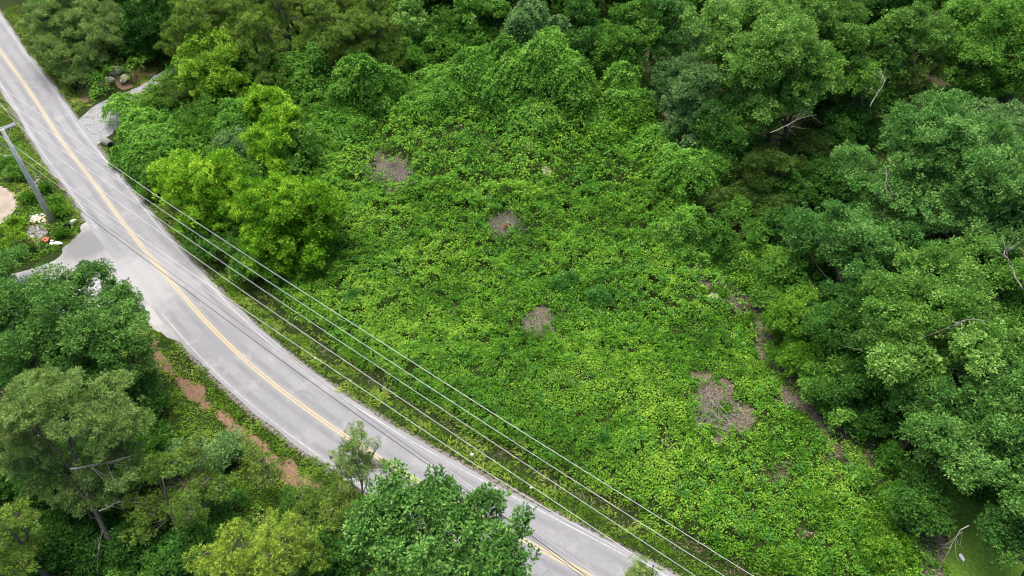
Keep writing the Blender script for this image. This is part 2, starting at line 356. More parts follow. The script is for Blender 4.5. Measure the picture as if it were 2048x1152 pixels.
def paint(name, col, wear):
    m, t, b = nodes(name); ps = pos(t); n = noise(t, 3.5, 6, .75, ps); n0 = noise(t, .25, 2, .5, ps)
    f = math_(t, 'ADD', .12, math_(t, 'MULTIPLY', .88, step(t, math_(t, 'ADD', n, math_(t, 'MULTIPLY', n0, .35)), wear, wear+.22)))
    t.links.new(mixc(t, f, col, (.235, .235, .235)), b.inputs['Base Color']); b.inputs['Roughness'].default_value = .7; return m
M['yellow'] = paint('yellow_paint', (.47, .345, .16), .64); M['white'] = paint('white_paint', (.40, .40, .40), .56)
for o0, o1, s in ((-.21, -.05, 41), (.05, .21, 42)): strip('centre_line', CL, CT, CN, o0, o1, .026, M['yellow'], road, .03, s)
strip('edge_line', CL, CT, CN, 2.95, 3.07, .026, M['white'], road, .03, 43)
ja = np.argmin(((CL-P(200,470)[:2])**2).sum(1)); jb = np.argmin(((CL-P(380,640)[:2])**2).sum(1))
strip('edge_line', CL, CT, CN, -2.97, -2.86, .026, M['white'], road, .03, 44, 0, int(ja))
strip('edge_line', CL, CT, CN, -2.97, -2.86, .026, M['white'], road, .03, 45, int(jb)-3, len(CL))
# transverse cracks
Vc, Fc = [], []
def crack(pa, pb, wd=.028, wob=.14, seed=0):
    r = np.random.default_rng(seed); A = P(*pa)[:2]; B = P(*pb)[:2]; n = 14; tt = np.linspace(0, 1, n)
    d = (B-A)/np.linalg.norm(B-A); nn = np.array([-d[1], d[0]]); off = np.cumsum(r.normal(0, wob/3, n)); off -= np.linspace(off[0], off[-1], n)
    b0 = len(Vc)
    for k in range(n):
        p = A+(B-A)*tt[k]+nn*off[k]; w_ = wd*(.5+r.random())*(1 if 0 < k < n-1 else .2)
        Vc.append((*(p-nn*w_), .030)); Vc.append((*(p+nn*w_), .030))
    for k in range(n-1): a = b0+2*k; Fc.append((a, a+1, a+3, a+2))
for i, (a, b_) in enumerate([((102,342),(197,311)),((160,402),(250,372)),((383,690),(423,664)),((460,754),(490,734)),((527,813),(560,788)),((582,860),(619,826)),((852,958),(860,938)),((1087,1151),(1104,1121)),((1241,1151),(1251,1121)),((560,760),(600,735)),((580,770),(640,800)),((610,795),(625,770)),((690,830),(720,815)),((765,880),(790,868)),((340,620),(390,640)),((390,640),(420,655)),((600,780),(660,830))]): crack(a, b_, .015, .3, i)
meshpy('crack', Vc, Fc, plain('crack_tar', (.10, .10, .10), (.20, .20, .20), 3), road)
m, t, b = nodes('dusty_gravel_road'); ps = pos(t); n1 = noise(t, .22, 5, .65, ps); n2 = noise(t, 8, 5, .8, ps)
c = mixc(t, step(t, n1, .42, .62), (.335, .328, .32), (.25, .247, .243)); 
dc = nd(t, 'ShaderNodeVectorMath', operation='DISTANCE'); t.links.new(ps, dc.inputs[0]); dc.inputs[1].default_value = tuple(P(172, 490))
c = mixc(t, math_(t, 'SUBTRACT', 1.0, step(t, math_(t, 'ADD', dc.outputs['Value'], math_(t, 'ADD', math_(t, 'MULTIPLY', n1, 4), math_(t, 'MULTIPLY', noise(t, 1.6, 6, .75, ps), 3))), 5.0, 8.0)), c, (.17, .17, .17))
c = mixc(t, math_(t, 'MULTIPLY', step(t, n2, .5, .75), .4), c, (.30, .28, .26)); t.links.new(c, b.inputs['Base Color']); b.inputs['Roughness'].default_value = .95
sp = SIDE.copy(); cen = sp.mean(0)
def poly_sheet(name, pl, z, mat):
    import bmesh
    # densify and roughen the outline
    q = []
    for a, b2 in zip(pl, np.roll(pl, -1, 0)):
        n = max(1, int(np.linalg.norm(b2-a)/.5))
        for k in range(n): q.append(a+(b2-a)*k/n)
    q = np.array(q); q += np.stack([vn(q[:, 0], q[:, 1], .8, 3)-.5, vn(q[:, 0], q[:, 1], .8, 4)-.5], 1)*.3
    bm = bmesh.new(); vs = [bm.verts.new((p[0], p[1], z)) for p in q]; f = bm.faces.new(vs); bmesh.ops.triangulate(bm, faces=[f])
    me = bpy.data.meshes.new(name); bm.to_mesh(me); bm.free(); return link(name, me, mat)
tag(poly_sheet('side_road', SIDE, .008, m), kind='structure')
m, t, b = nodes('grey_gravel'); ps = pos(t); vo = nd(t, 'ShaderNodeTexVoronoi'); vo.inputs['Scale'].default_value = 6; t.links.new(ps, vo.inputs['Vector'])
c = mixc(t, step(t, noise(t, 5, 4, .7, ps), .35, .65), (.17, .17, .18), (.38, .385, .41)); c = mixc(t, .4, c, ramp(t, vo.outputs['Distance'], [(.1, (.42, .43, .46)), (.6, (.13, .125, .12))]))
c = mixc(t, math_(t, 'MULTIPLY', step(t, noise(t, .9, 6, .75, ps), .50, .62), .75), c, (.12, .13, .06)); t.links.new(c, b.inputs['Base Color']); b.inputs['Roughness'].default_value = .95
bp = nd(t, 'ShaderNodeBump'); bp.inputs['Strength'].default_value = .8; bp.inputs['Distance'].default_value = .08; t.links.new(vo.outputs['Distance'], bp.inputs['Height']); t.links.new(bp.outputs[0], b.inputs['Normal'])
DT = np.gradient(DRV, axis=0); DT /= np.linalg.norm(DT, axis=1)[:, None]; DN = np.stack([-DT[:, 1], DT[:, 0]], 1)
DW = np.interp(np.arange(len(DRV)), [0, 22, 36, len(DRV)], [3.8, 3.5, 1.1, 1.0])
Vd = []; Fd = []
for i in range(len(DRV)):
    for k in range(5):
        o = (k/2-1)*DW[i]+(vn(i, k, 1.5, 3)-.5)*.6; Vd.append((*(DRV[i]+DN[i]*o), .0))
for i in range(len(DRV)-1):
    for k in range(4): a = i*5+k; Fd.append((a, a+1, a+6, a+5))
tag(meshpy('driveway', Vd, Fd, m), kind='structure')
# ------------------------------------------------------------------ leaf machinery
def unit(a): return a/(np.linalg.norm(a, axis=-1, keepdims=True)+1e-9)
def leaf_quads(base, ax, up, L, W, fold=.12):
    ax = unit(ax); side = unit(np.cross(ax, up)); nrm = np.cross(side, ax)
    L = np.broadcast_to(L, (len(base),))[:, None]; W = np.broadcast_to(W, (len(base),))[:, None]
    midp = base+ax*L*.48
    return np.stack([base, midp+side*W*.5+nrm*W*fold, base+ax*L-nrm*L*.08, midp-side*W*.5+nrm*W*fold], 1)
STY = {  # wr width ratio, cov coverage, k leaves per clump, cr clump radius (m), flat
 'broad':  dict(wr=.50, cov=1.5, k=34, cr=.38, flat=.85, rad=1.3, upb=.8, low=-.35, sub=1.15, fillr=.7, nf=.46),
 'rosette':dict(wr=.42, cov=1.6, k=36, cr=.32, flat=.95, rad=1.3, upb=.8, low=-.5, sub=.85, fillr=.8, nf=.55),
 'needle': dict(wr=.15, cov=.95,k=46, cr=.17, flat=.5, rad=1.6, upb=.3, low=-.3, sub=.9, fillr=0., nf=.42),
 'vine':   dict(wr=.80, cov=1.5, k=9, cr=.30, flat=1.0, rad=.45, upb=1.0, low=-.5, sub=.60, fillr=.6, nf=.62),
 'cedar':  dict(wr=.20, cov=1.3, k=26, cr=.22, flat=.45, rad=1.1,  upb=.3, low=-.3, sub=.7, fillr=0., nf=.5),
}
def sphere_dirs(n, low=-1., r=rng):
    z = r.uniform(low, 1, n); a = r.uniform(0, 2*math.pi, n); s = np.sqrt(1-z*z)
    return np.stack([s*np.cos(a), s*np.sin(a), z], 1)
def crown(masses, style, L, sub=None, cov=None, seed=0, gap=0.0, tshift=0.):
    """masses: list of (centre(3), radii(3)). Returns leaf quads, tint, lobe centres"""
    r = np.random.default_rng(seed); s_ = STY[style]; sub = sub or s_['sub']; cov = cov or s_['cov']
    LC, LR = [], []
    for c, R in masses:
        area = 4*math.pi*(R[0]*R[1]+R[0]*R[2]+R[1]*R[2])/3
        sb = min(sub, .62*min(R)); n = max(5, int(area*.75/(math.pi*sb*sb)*s_['nf']))
        d = sphere_dirs(n, -.55, r); rad = (r.uniform(.55, 1.12, n) if style != 'vine' else r.uniform(.78, 1.04, n))[:, None]
        LC.append(np.array(c)+d*np.array(R)*rad*(1-.55*sb/max(R))); LR.append(sb*r.uniform(.55, 1.5, n))
        k = max(1, n//6); LC.append(np.array(c)+r.normal(0, .33, (k, 3))*np.array(R)); LR.append(np.full(k, sb*1.1))
    LC = np.vstack(LC); LR = np.concatenate(LR)
    if gap > 0: kp = r.random(len(LC)) > gap; LC = LC[kp]; LR = LR[kp]
    C, N, T, sz = [], [], [], []
    lt = r.normal(0, .10, len(LC))
    SA = unit(r.normal(0, 1, (len(LC), 3))*[1, 1, .45]); SS = r.uniform(0, .75, len(LC))*(0 if style == 'vine' else 1)
    for i, (c, R) in enumerate(zip(LC, LR)):
        n = max(3, int(4*math.pi*R*R*.72*cov/(L*L*s_['wr']*.5)/s_['k']))
        d = sphere_dirs(n, s_['low'], r); p = c+d*R*r.uniform(.70, 1.15, n)[:, None]*np.array([1, 1, s_['flat']])
        p = p+SA[i]*((d@SA[i])*R*SS[i])[:, None]; sp_ = (r.random(n) < .12)[:, None]; p = p+d*R*sp_*r.uniform(.1, .55, (n, 1))*(0 if style == 'vine' else 1)
        q = np.linalg.norm((p[:, None]-LC[None])/LR[None, :, None], axis=2); q[:, i] = 9
        keep = (q.min(1) > .66); C.append(p[keep]); N.append(d[keep]); T.append(np.full(keep.sum(), lt[i])); 
    C = np.vstack(C); N = np.vstack(N); T = np.concatenate(T); n = len(C); k = s_['k']
    T = T+r.normal(0, .13, n)
    off = r.normal(0, 1, (n, k, 3)); off = unit(off)*r.uniform(.25, 1, (n, k, 1))**.6*s_['cr']*(.6+.4*L/.3)*np.clip(r.normal(1, .25, (n, 1, 1)), .5, 1.7)*np.array([1, 1, .8])
    base = C[:, None]+off
    ax = unit(off)*s_['rad']+N[:, None]*.35+r.normal(0, .45, (n, k, 3))+np.array([0, 0, .12 if style != 'vine' else -.25])
    if style == 'rosette': ax = ax+np.array([0, 0, .35])
    up = np.array([0, 0, 1.])*s_['upb']+N[:, None]*.5+r.normal(0, .6, (n, k, 3))
    tt = (.46+tshift+T[:, None]+r.normal(0, .17, (n, k))).ravel()
    LL = L*r.uniform(.7, 1.25, n*k)
    V = leaf_quads(base.reshape(-1, 3), ax.reshape(-1, 3), up.reshape(-1, 3), LL, LL*s_['wr'])
    # sparse inner leaves that fill the crown
    m_ = int(len(V)*.10*s_['fillr']); 
    if m_ > 3:
        j = r.integers(0, len(LC), m_); p = LC[j]+r.normal(0, .28, (m_, 3))*LR[j][:, None]
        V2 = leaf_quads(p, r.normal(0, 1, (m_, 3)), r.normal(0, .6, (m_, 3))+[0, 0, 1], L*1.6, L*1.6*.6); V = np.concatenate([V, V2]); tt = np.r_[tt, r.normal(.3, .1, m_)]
    return V, tt, LC, LR
def drape(masses, L, seed, bz, tshift=0.):
    """vines hanging over domes that reach the ground: folds, ledges and a few dark holes"""
    r = np.random.default_rng(seed); D = []
    for c, R in masses:
        top = c[2]+R[2]*.9; D.append((c[0], c[1], max(top-bz, .6), R[0]*1.08, r.uniform(0, 6.28), r.integers(5, 9)))
    VV, TT, LC, LR = [], [], [], []
    prof_ = lambda q: np.clip(1-q**2.5, 0, 1)**.55
    for i, (x0, y0, hh, R0, ph, kf) in enumerate(D):
        area = 2*math.pi*R0*hh*.8+math.pi*R0*R0*.8; n = int(area*2.3/(L*L*.8*.5))
        th = r.uniform(0, 2*math.pi, n); q = np.where(r.random(n) < .5, r.uniform(0, 1, n)**.6, 1-(r.random(n)**1.6)*.5*1.0)
        q = np.clip(q, 0, .999)
        tw = th+(vn(th*2, q*3+x0, 1, 88)-.5)*1.1; fold = 1+.10*np.sin(kf*tw+ph+1.5*np.sin(3*q))*(1-q)+.05*np.sin((kf*2+1)*tw-ph)
        ledge = (vn(th*R0*1.0+x0, q*hh+y0, .9, 81)-.5)*.9+(vn(th*R0+x0, q*hh*1.2+y0, .38, 82)-.5)*.5+(vn(th*R0+x0, q*hh+y0, 2.2, 84)-.5)*1.1
        rad = R0*prof_(q)*fold+ledge*.85+(r.random(n) < .07)*r.uniform(.1, .7, n); z = q*hh+(vn(np.cos(th)*rad+x0, np.sin(th)*rad+y0, .8, 83)-.4)*.8*q
        p = np.stack([x0+np.cos(th)*rad, y0+np.sin(th)*rad, bz+z], 1)
        hole = vn(th*R0+x0*3, q*hh+y0, .8, 85)*.6+vn(th*R0+x0, q*hh*.6+y0, 1.6, 86)*.4; keep = (hole > .27)|(r.random(n) < .12)
        for j, (x1, y1, h1, R1, _, _) in enumerate(D):
            if j == i: continue
            dq = np.hypot(p[:, 0]-x1, p[:, 1]-y1)/(R1*.9*np.maximum(prof_(np.clip((p[:, 2]-bz)/h1, 0, 1)), .05)); keep &= ~((dq < .9) & (p[:, 2]-bz < h1*.95))
        p, th, q = p[keep], th[keep], q[keep]; m_ = len(p)
        out = np.stack([np.cos(th), np.sin(th), 0*th], 1); N = unit(out*(1-.75*q[:, None]**2)+np.array([0, 0, 1])*(.25+q[:, None]))
        ax = unit(out*.35+np.array([0, 0, -.8])*(1-q[:, None]*.7)+r.normal(0, .45, (m_, 3))); up = N+r.normal(0, .42, (m_, 3))
        LL = L*r.uniform(.6, 1.3, m_); VV.append(leaf_quads(p, ax, up, LL, LL*.8))
        TT.append(.46+tshift+(vn(p[:, 0], p[:, 1]+p[:, 2], 1.2, 87)-.5)*.35+r.normal(0, .16, m_))
        LC += [[x0, y0, bz+hh*.6]]*3; LR += [R0*.5]*3
    LC = np.array(LC)+r.normal(0, .4, (len(LC), 3)); return np.concatenate(VV), np.concatenate(TT), LC, np.array(LR)
def bend(a, b, n, sag, r):
    t = np.linspace(0, 1, n)[:, None]; q = a+(b-a)*t; nn = r.normal(0, 1, 3); q = q+nn*np.sin(t*math.pi)*sag*.35+np.array([0, 0, -1])*np.sin(t*math.pi)*sag*.5
    return q
def make_tree(name, label, cat, masses_px, mat, style='broad', L=None, base=None, group=None, bark='bark', tr=None, sub=None, cov=None, seed=1, gap=0., dead=0, limbs=12, tshift=0., minr=.5):
    ms = []
    for u, v, z, ru, rv in masses_px:
        c = P(u, v, z); mp = mpp(c); ph = math.atan2(CAMH-z, c[1]); rx = ru*mp; rvm = rv*mp
        rz = math.sqrt(max(rvm**2-(rx*math.sin(ph))**2, 0))/math.cos(ph); rz = min(max(rz, minr*rx), 2.2*rx)
        rz = min(rz, z+.3) if z > .4 else rz
        ms.append((c, np.array([rx, rx, rz])))
    w_ = np.array([m_[1][0]**2 for m_ in ms]); cc = (np.array([m_[0] for m_ in ms])*w_[:, None]).sum(0)/w_.sum()
    bxy = P(*base)[:2] if base else cc[:2]; bz = Hz((bxy[0], bxy[1])); B = np.array([bxy[0], bxy[1], bz-.1])
    mp = mpp(cc); L = L or min(max(4.1*mp, .21), .37)
    if style in ('needle', 'cedar'): L = L*1.3
    if style == 'vine': L = L*.85
    V, tt, LC, LR = drape(ms, L*1.05, seed, bz, tshift) if style == 'vine' else crown(ms, style, L, sub, cov, seed, gap, tshift)
    kp = V[:, 0, 2] > bz-.1; V = V[kp]; tt = tt[kp]
    root = tag(empty(name, B), label, cat, group)
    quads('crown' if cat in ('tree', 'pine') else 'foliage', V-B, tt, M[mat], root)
    r = np.random.default_rng(seed+100)
    top = max(m_[0][2]+m_[1][2]*.55 for m_ in ms); hi = max(ms, key=lambda q: q[0][2]+q[1][2])[0]
    tip = np.array([hi[0], hi[1], top]); tr = tr or .035*(top+2)*.5+.04
    n = 9; q = bend(B, tip, n, (top-bz)*.10, r); q[:, 2] = np.linspace(B[2], tip[2], n); q[1:-1, :2] += r.normal(0, .10, (n-2, 2))
    paths = [(q-B, np.linspace(tr*1.25, tr*.18, n))]
    idx = r.permutation(len(LC))[:limbs]
    for j in idx:
        e = LC[j]; hz = min(max(e[2]*.62, bz+.25*(top-bz)), tip[2]*.95); f = (hz-B[2])/(tip[2]-B[2]); s0 = np.array([np.interp(f, np.linspace(0, 1, n), q[:, a]) for a in range(3)])
        br = bend(s0, e+(e-s0)*.08, 7, .12*np.linalg.norm(e-s0), r); br[1:-1] += r.normal(0, .08, (5, 3))
        paths.append((br-B, np.linspace(tr*.42, tr*.07, 7)))
        for _ in range(2):
            a = br[4]; e2 = a+(e-s0)*.35+r.normal(0, .6, 3); paths.append((bend(a, e2, 5, .1, r)-B, np.linspace(tr*.16, .015, 5)))
    per = {'needle': 4, 'cedar': 2, 'broad': 1, 'rosette': 1, 'vine': 0}[style]; LP = np.vstack([p_[0] for p_ in paths[:limbs*3+1]])+B
    for c_, R_ in zip(LC, LR):
        s2 = LP[((LP-c_)**2).sum(1).argmin()]
        for _ in range(per):
            e2 = c_+unit(r.normal(0, 1, 3)*[1, 1, .5])*R_*r.uniform(.5, 1.0)
            paths.append((bend(s2, e2, 5, .2, r)-B, np.linspace(.045, .010, 5)))
    Vt, Ft = tubes(paths, 5); meshpy('trunk' if cat in ('tree', 'pine') else 'stem', Vt, Ft, M[bark], root, True)
    root['_h'] = float(top)
    return root, B, ms, q
def kids(o): return [c for c in bpy.data.objects if c.parent == o]
_kc = {}
def copy_tree(src, loc, s=1., rz=0., label=None, cat=None, group=None, sz=None):
    if src.name not in _kc: _kc[src.name] = kids(src)
    c = src.copy(); COL.objects.link(c); c.location = tuple(loc); c.scale = (s, s, sz or s); c.rotation_euler = (0, 0, rz)
    for ch in _kc[src.name]:
        d = ch.copy(); COL.objects.link(d); d.parent = c
    tag(c, label, cat, group); return c
exec_trees = True
# ------------------------------------------------------------------ trees: (name, label, category, masses (u, v, z, ru, rv), material, options)
T_ = []
def T(name, label, cat, masses, mat, **k):
    k.setdefault('seed', len(T_)+11); T_.append(make_tree(name, label, cat, masses, mat, **k)); return T_[-1]
# right-hand wood, front trees
T('broadleaf_tree', 'huge blue green tree with a domed crown, largest at the right edge of the photo', 'tree',
  [(1880,300,13,120,100),(1975,380,12,95,95),(1790,360,10,95,80),(1850,255,15,75,60),(1900,420,9,110,70),(2040,440,10,70,80),(1760,430,7,70,60)], 'bluegreen', base=(1900,640), gap=.08, tshift=.04)
T('broadleaf_tree', 'rounded blue green tree left of the huge domed one, above the bright saplings', 'tree',
  [(1650,470,8,62,62),(1720,500,8,60,60),(1690,570,6,60,60),(1775,500,7,55,55),(1730,610,5,50,50)], 'bluegreen', base=(1720,720), gap=.08)
T('broadleaf_tree', 'pale green tree with drooping leaf sprays and grey twigs, in front of the domed tree', 'tree',
  [(1890,545,12,85,65),(1820,610,11,90,75),(1930,640,12,100,80),(1800,700,9,90,75),(1880,760,8,90,65),(1990,700,10,75,80)], 'palegreen', base=(1900,900), bark='bark_pale', gap=.12, tshift=-.07)
T('broadleaf_tree', 'green tree with bare grey forked limbs at the right edge below the huge domed tree', 'tree',
  [(2030,560,12,60,60),(2050,650,11,50,70)], 'midgreen', base=(2060,800), bark='bark_pale', gap=.3)
T('broadleaf_tree', 'mid green oak at the lower right overhanging the mown grass', 'tree',
  [(1960,820,10,90,60),(1900,900,8,65,60),(2000,890,9,80,65),(2040,800,10,70,70),(1850,800,7,60,50)], 'oak', base=(2010,1050), gap=.12, tshift=.08)
T('broadleaf_tree', 'darker drooping oak in the lower right corner beside the fallen pale branch', 'tree',
  [(2025,990,8,60,50),(2010,1070,6,40,40),(2060,1050,8,40,60),(2045,950,8,50,50)], 'oak', base=(2040,1180), gap=.15, tshift=-.03)
T('understory_tree', 'small dark dogwood like tree spreading thinly over the brown litter at lower right', 'tree',
  [(1830,995,4,60,45),(1880,960,4,55,35),(1840,1030,3.5,40,30)], 'darkleaf', base=(1880,1040), gap=.3, tshift=.25)
# right-hand wood, upper
T('broadleaf_tree', 'broad light green oak with a many lobed crown at top right of centre', 'tree',
  [(1570,110,15,80,70),(1480,60,15,85,60),(1450,130,12,65,50),(1600,40,16,70,50),(1530,210,10,70,45),(1590,180,11,60,50),(1420,110,12,45,40),(1510,130,14,60,50)], 'palegreen', base=(1530,330), gap=.08)
T('broadleaf_tree', 'bright green tree with a layered crown, just below the lobed oak', 'tree',
  [(1500,240,8,50,40),(1560,165,9,45,35),(1640,140,12,50,40),(1460,200,9,40,45)], 'midgreen', base=(1540,360), gap=.1, tshift=.1)
T('broadleaf_tree', 'mid green tree at the top between the lobed oak and the cone shaped tree', 'tree',
  [(1680,60,14,60,55),(1700,110,12,45,45),(1650,20,15,50,40)], 'palegreen', base=(1700,260), gap=.1, tshift=-.12)
T('broadleaf_tree', 'tall cone shaped pale green tree near the top right', 'tree',
  [(1815,45,16,32,38),(1780,70,14,38,36),(1840,85,13,40,42),(1765,120,11,32,36),(1850,130,10,32,45)], 'palegreen', base=(1820,300), gap=.08, sub=1.5)
T('cedar_tree', 'olive yellow feathery cedar in front of the cone shaped tree', 'tree',
  [(1825,140,10,46,50),(1790,165,9,36,30),(1845,180,8,34,30)], 'olive', style='cedar', base=(1825,300), tshift=.28)
T('broadleaf_tree', 'deep mid green tree filling the top right corner of the photo', 'tree',
  [(1960,50,14,85,60),(2030,110,12,70,70),(1940,130,11,60,50),(1990,170,9,60,40),(2040,30,15,60,50),(1900,90,11,38,60)], 'midgreen', base=(1990,330), gap=.1, tshift=-.05)
T('broadleaf_tree', 'small dull olive tree between the corner tree and the huge domed tree', 'tree',
  [(2000,235,9,48,36),(1970,255,8,35,30),(2030,265,8,30,30)], 'greyleaf', base=(2005,330), tshift=-.1)
T('broadleaf_tree', 'small medium green tree left of the olive yellow cedar', 'tree',
  [(1725,145,11,34,30),(1710,165,10,30,24)], 'midgreen', base=(1730,300), tshift=.05)
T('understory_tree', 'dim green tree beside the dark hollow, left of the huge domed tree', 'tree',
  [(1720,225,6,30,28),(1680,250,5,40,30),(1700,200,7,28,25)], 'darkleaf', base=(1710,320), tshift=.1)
T('broadleaf_tree', 'grey green bushy tree at the left edge of the right wood', 'tree',
  [(1370,150,9,50,45),(1400,200,8,60,60),(1350,200,6,40,50),(1390,260,5,50,40)], 'greyleaf', base=(1390,330), tshift=-.22)
T('broadleaf_tree', 'dark green tree under the lobed oak, above the cedars', 'tree',
  [(1450,290,6,45,45),(1430,240,7,40,40),(1490,300,5,40,40)], 'darkleaf', base=(1460,370), tshift=.1)
for i, (lab, ms, ts) in enumerate([
 ('brownish olive cedar, largest of the dark cedars in the middle of the right wood', [(1545,335,6,60,40),(1530,380,3.5,70,50)], .0),
 ('dark cedar right of the largest cedar, under the bare pale branch', [(1610,300,5,42,36),(1615,345,3,50,36)], -.1),
 ('short dark cedar left of the largest cedar, behind the vine column', [(1470,350,4,36,34),(1465,395,2.5,45,34)], -.05),
 ('low dark cedar in the hollow between the saplings and the blue green tree', [(1560,440,3.5,46,30),(1530,470,2,50,26)], -.2),
 ('small yellowish cedar behind the lowest vine column', [(1435,405,4,22,26),(1440,445,2.5,28,28)], .1)]):
    T('cedar_tree', lab, 'tree', ms, 'olive', style='cedar', tshift=ts, gap=.15, cov=1.6)
# saplings and vine clad shrubs along the inner edge of the wood
for nm, lab, ms, mat, st, ts in [
 ('vine_clad_tree', 'leafy vine clad tree at the edge of the wood, right of the sandy spots', [(1375,350,5,58,55),(1345,330,3,40,40)], 'vine_pale', 'vine', .05),
 ('vine_clad_tree', 'narrow vine clad column nearest the field, above the brown litter patch', [(1375,455,3.5,40,45),(1385,495,1.8,46,36),(1350,500,1.2,26,26)], 'vine_pale', 'vine', .08),
 ('vine_clad_tree', 'dark vine clad shrub right beside the narrow vine column', [(1430,480,3,30,40),(1440,510,1.5,30,24)], 'midgreen', 'vine', -.15),
 ('sapling', 'bright sapling clump at the foot of the cedars', [(1510,480,3,46,36),(1480,520,2,40,28),(1460,430,3,30,26)], 'midgreen', 'broad', .05),
 ('sapling', 'leafy green sapling in front of the rounded blue green tree', [(1590,540,4,50,44),(1560,590,2.5,50,36)], 'midgreen', 'broad', .05),
 ('sapling', 'bright green maple sapling with layered leaves beside the litter path', [(1530,520,2.5,40,30),(1500,560,1.5,34,24)], 'vine', 'broad', .0),
 ('sapling', 'yellow green tall shrub at the wood edge halfway down the photo', [(1575,650,3.5,50,50),(1600,620,3.5,40,40)], 'vine', 'rosette', .08),
 ('sapling', 'yellow green shrub just below the tall one at the wood edge', [(1600,720,2.5,50,42),(1640,690,3,40,36)], 'vine', 'rosette', .0),
 ('sapling', 'broad green bush above the largest bare brown patch, under the pale drooping tree', [(1640,760,2.5,60,42),(1680,720,3.5,46,40)], 'midgreen', 'broad', .0),
 ('sapling', 'dark green bush at the foot of the pale drooping tree', [(1700,800,3,60,44),(1740,760,5,50,46),(1760,830,3,50,44)], 'darkleaf', 'broad', .12),
 ('sapling', 'bushy green sapling hanging over the dark brown litter slope', [(1680,830,2,40,28),(1720,845,1.8,36,26)], 'midgreen', 'broad', .08),
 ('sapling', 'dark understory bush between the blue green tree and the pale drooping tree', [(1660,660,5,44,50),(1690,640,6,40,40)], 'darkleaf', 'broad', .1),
 ('sapling', 'teal green sapling tucked under the left side of the rounded blue green tree', [(1610,470,5,36,34),(1590,490,3,36,30)], 'bluegreen', 'broad', .0),
 ('vine_clad_stump', 'vine clad stump leaning up towards the mossy log at lower right', [(1775,925,1.4,26,32),(1780,900,1.8,18,20)], 'midgreen', 'vine', -.05),
 ('shrub', 'green shrub below the vine clad stump at lower right', [(1790,1000,1.5,28,40),(1775,1035,1,30,26)], 'vine', 'broad', -.1),
 ('shrub', 'bright green shrub at the bottom edge, right end of the open field', [(1765,1090,1.2,48,50),(1790,1120,1.3,36,40)], 'vine', 'rosette', -.05),
 ('shrub', 'low green shrub beside the pale bucket in the litter', [(1732,960,.8,20,22)], 'midgreen', 'broad', .0)]:
    T(nm, lab, nm.split('_')[-1], ms, mat, style=st, tshift=ts, limbs=6, gap=.05)
# vine draped ridge across the top of the field
for lab, ms, mat, ts in [
 ('tallest vine draped mound in the ridge at top centre', [(1090,120,9,60,55),(1040,160,6,60,60),(1130,170,6,60,70),(1100,90,10,40,36),(1080,220,3,80,50)], 'vine_pale', .02),
 ('vine draped mound right of the tallest one, with a pale dead twig on its side', [(1240,165,6,40,42),(1250,215,3.5,50,50),(1215,240,2,50,36)], 'vine_pale', .0),
 ('sprawling vine draped slope left of the tallest mound', [(960,140,5,70,50),(900,190,3,60,40),(1000,190,4,50,50),(1010,110,7,36,40)], 'vine_pale', -.03),
 ('vine draped pair of trunks forming an arch, left of centre near the top', [(735,150,7,40,40),(700,140,6,34,30),(770,165,5,34,36),(690,200,3,30,45),(765,215,2.5,30,40)], 'vine_pale', .02),
 ('vine draped bush on the left end of the ridge, beside the narrow vine column', [(580,140,4,42,36),(600,165,3,40,30)], 'vine_pale', -.05),
 ('narrow vine clad column between the two vine draped bushes left of centre', [(632,105,6,18,22),(636,140,4,20,30),(645,180,2,20,26)], 'midgreen', .05),
 ('low vine draped hummock at the foot of the arch', [(830,215,2,50,28),(870,200,2.5,50,28)], 'vine_pale', .05),
 ('low vine draped hummock left of the arch, near the grassy track end', [(690,245,1.5,60,24),(640,235,1.5,40,22)], 'vine_pale', -.1),
 ('vine covered shelf hanging over dark hollows at the right end of the ridge', [(1270,225,4,50,26),(1230,270,2,50,30),(1300,280,2,36,36)], 'vine', -.12),
 ('grey green vine mound behind the tallest draped mound', [(1040,60,9,40,36),(1060,30,10,50,36),(1120,60,9,30,30)], 'greyleaf', -.1)]:
    T('vine_draped_mound', lab, 'vine mound', ms, mat, style='vine', tshift=ts, limbs=6, tr=.10)
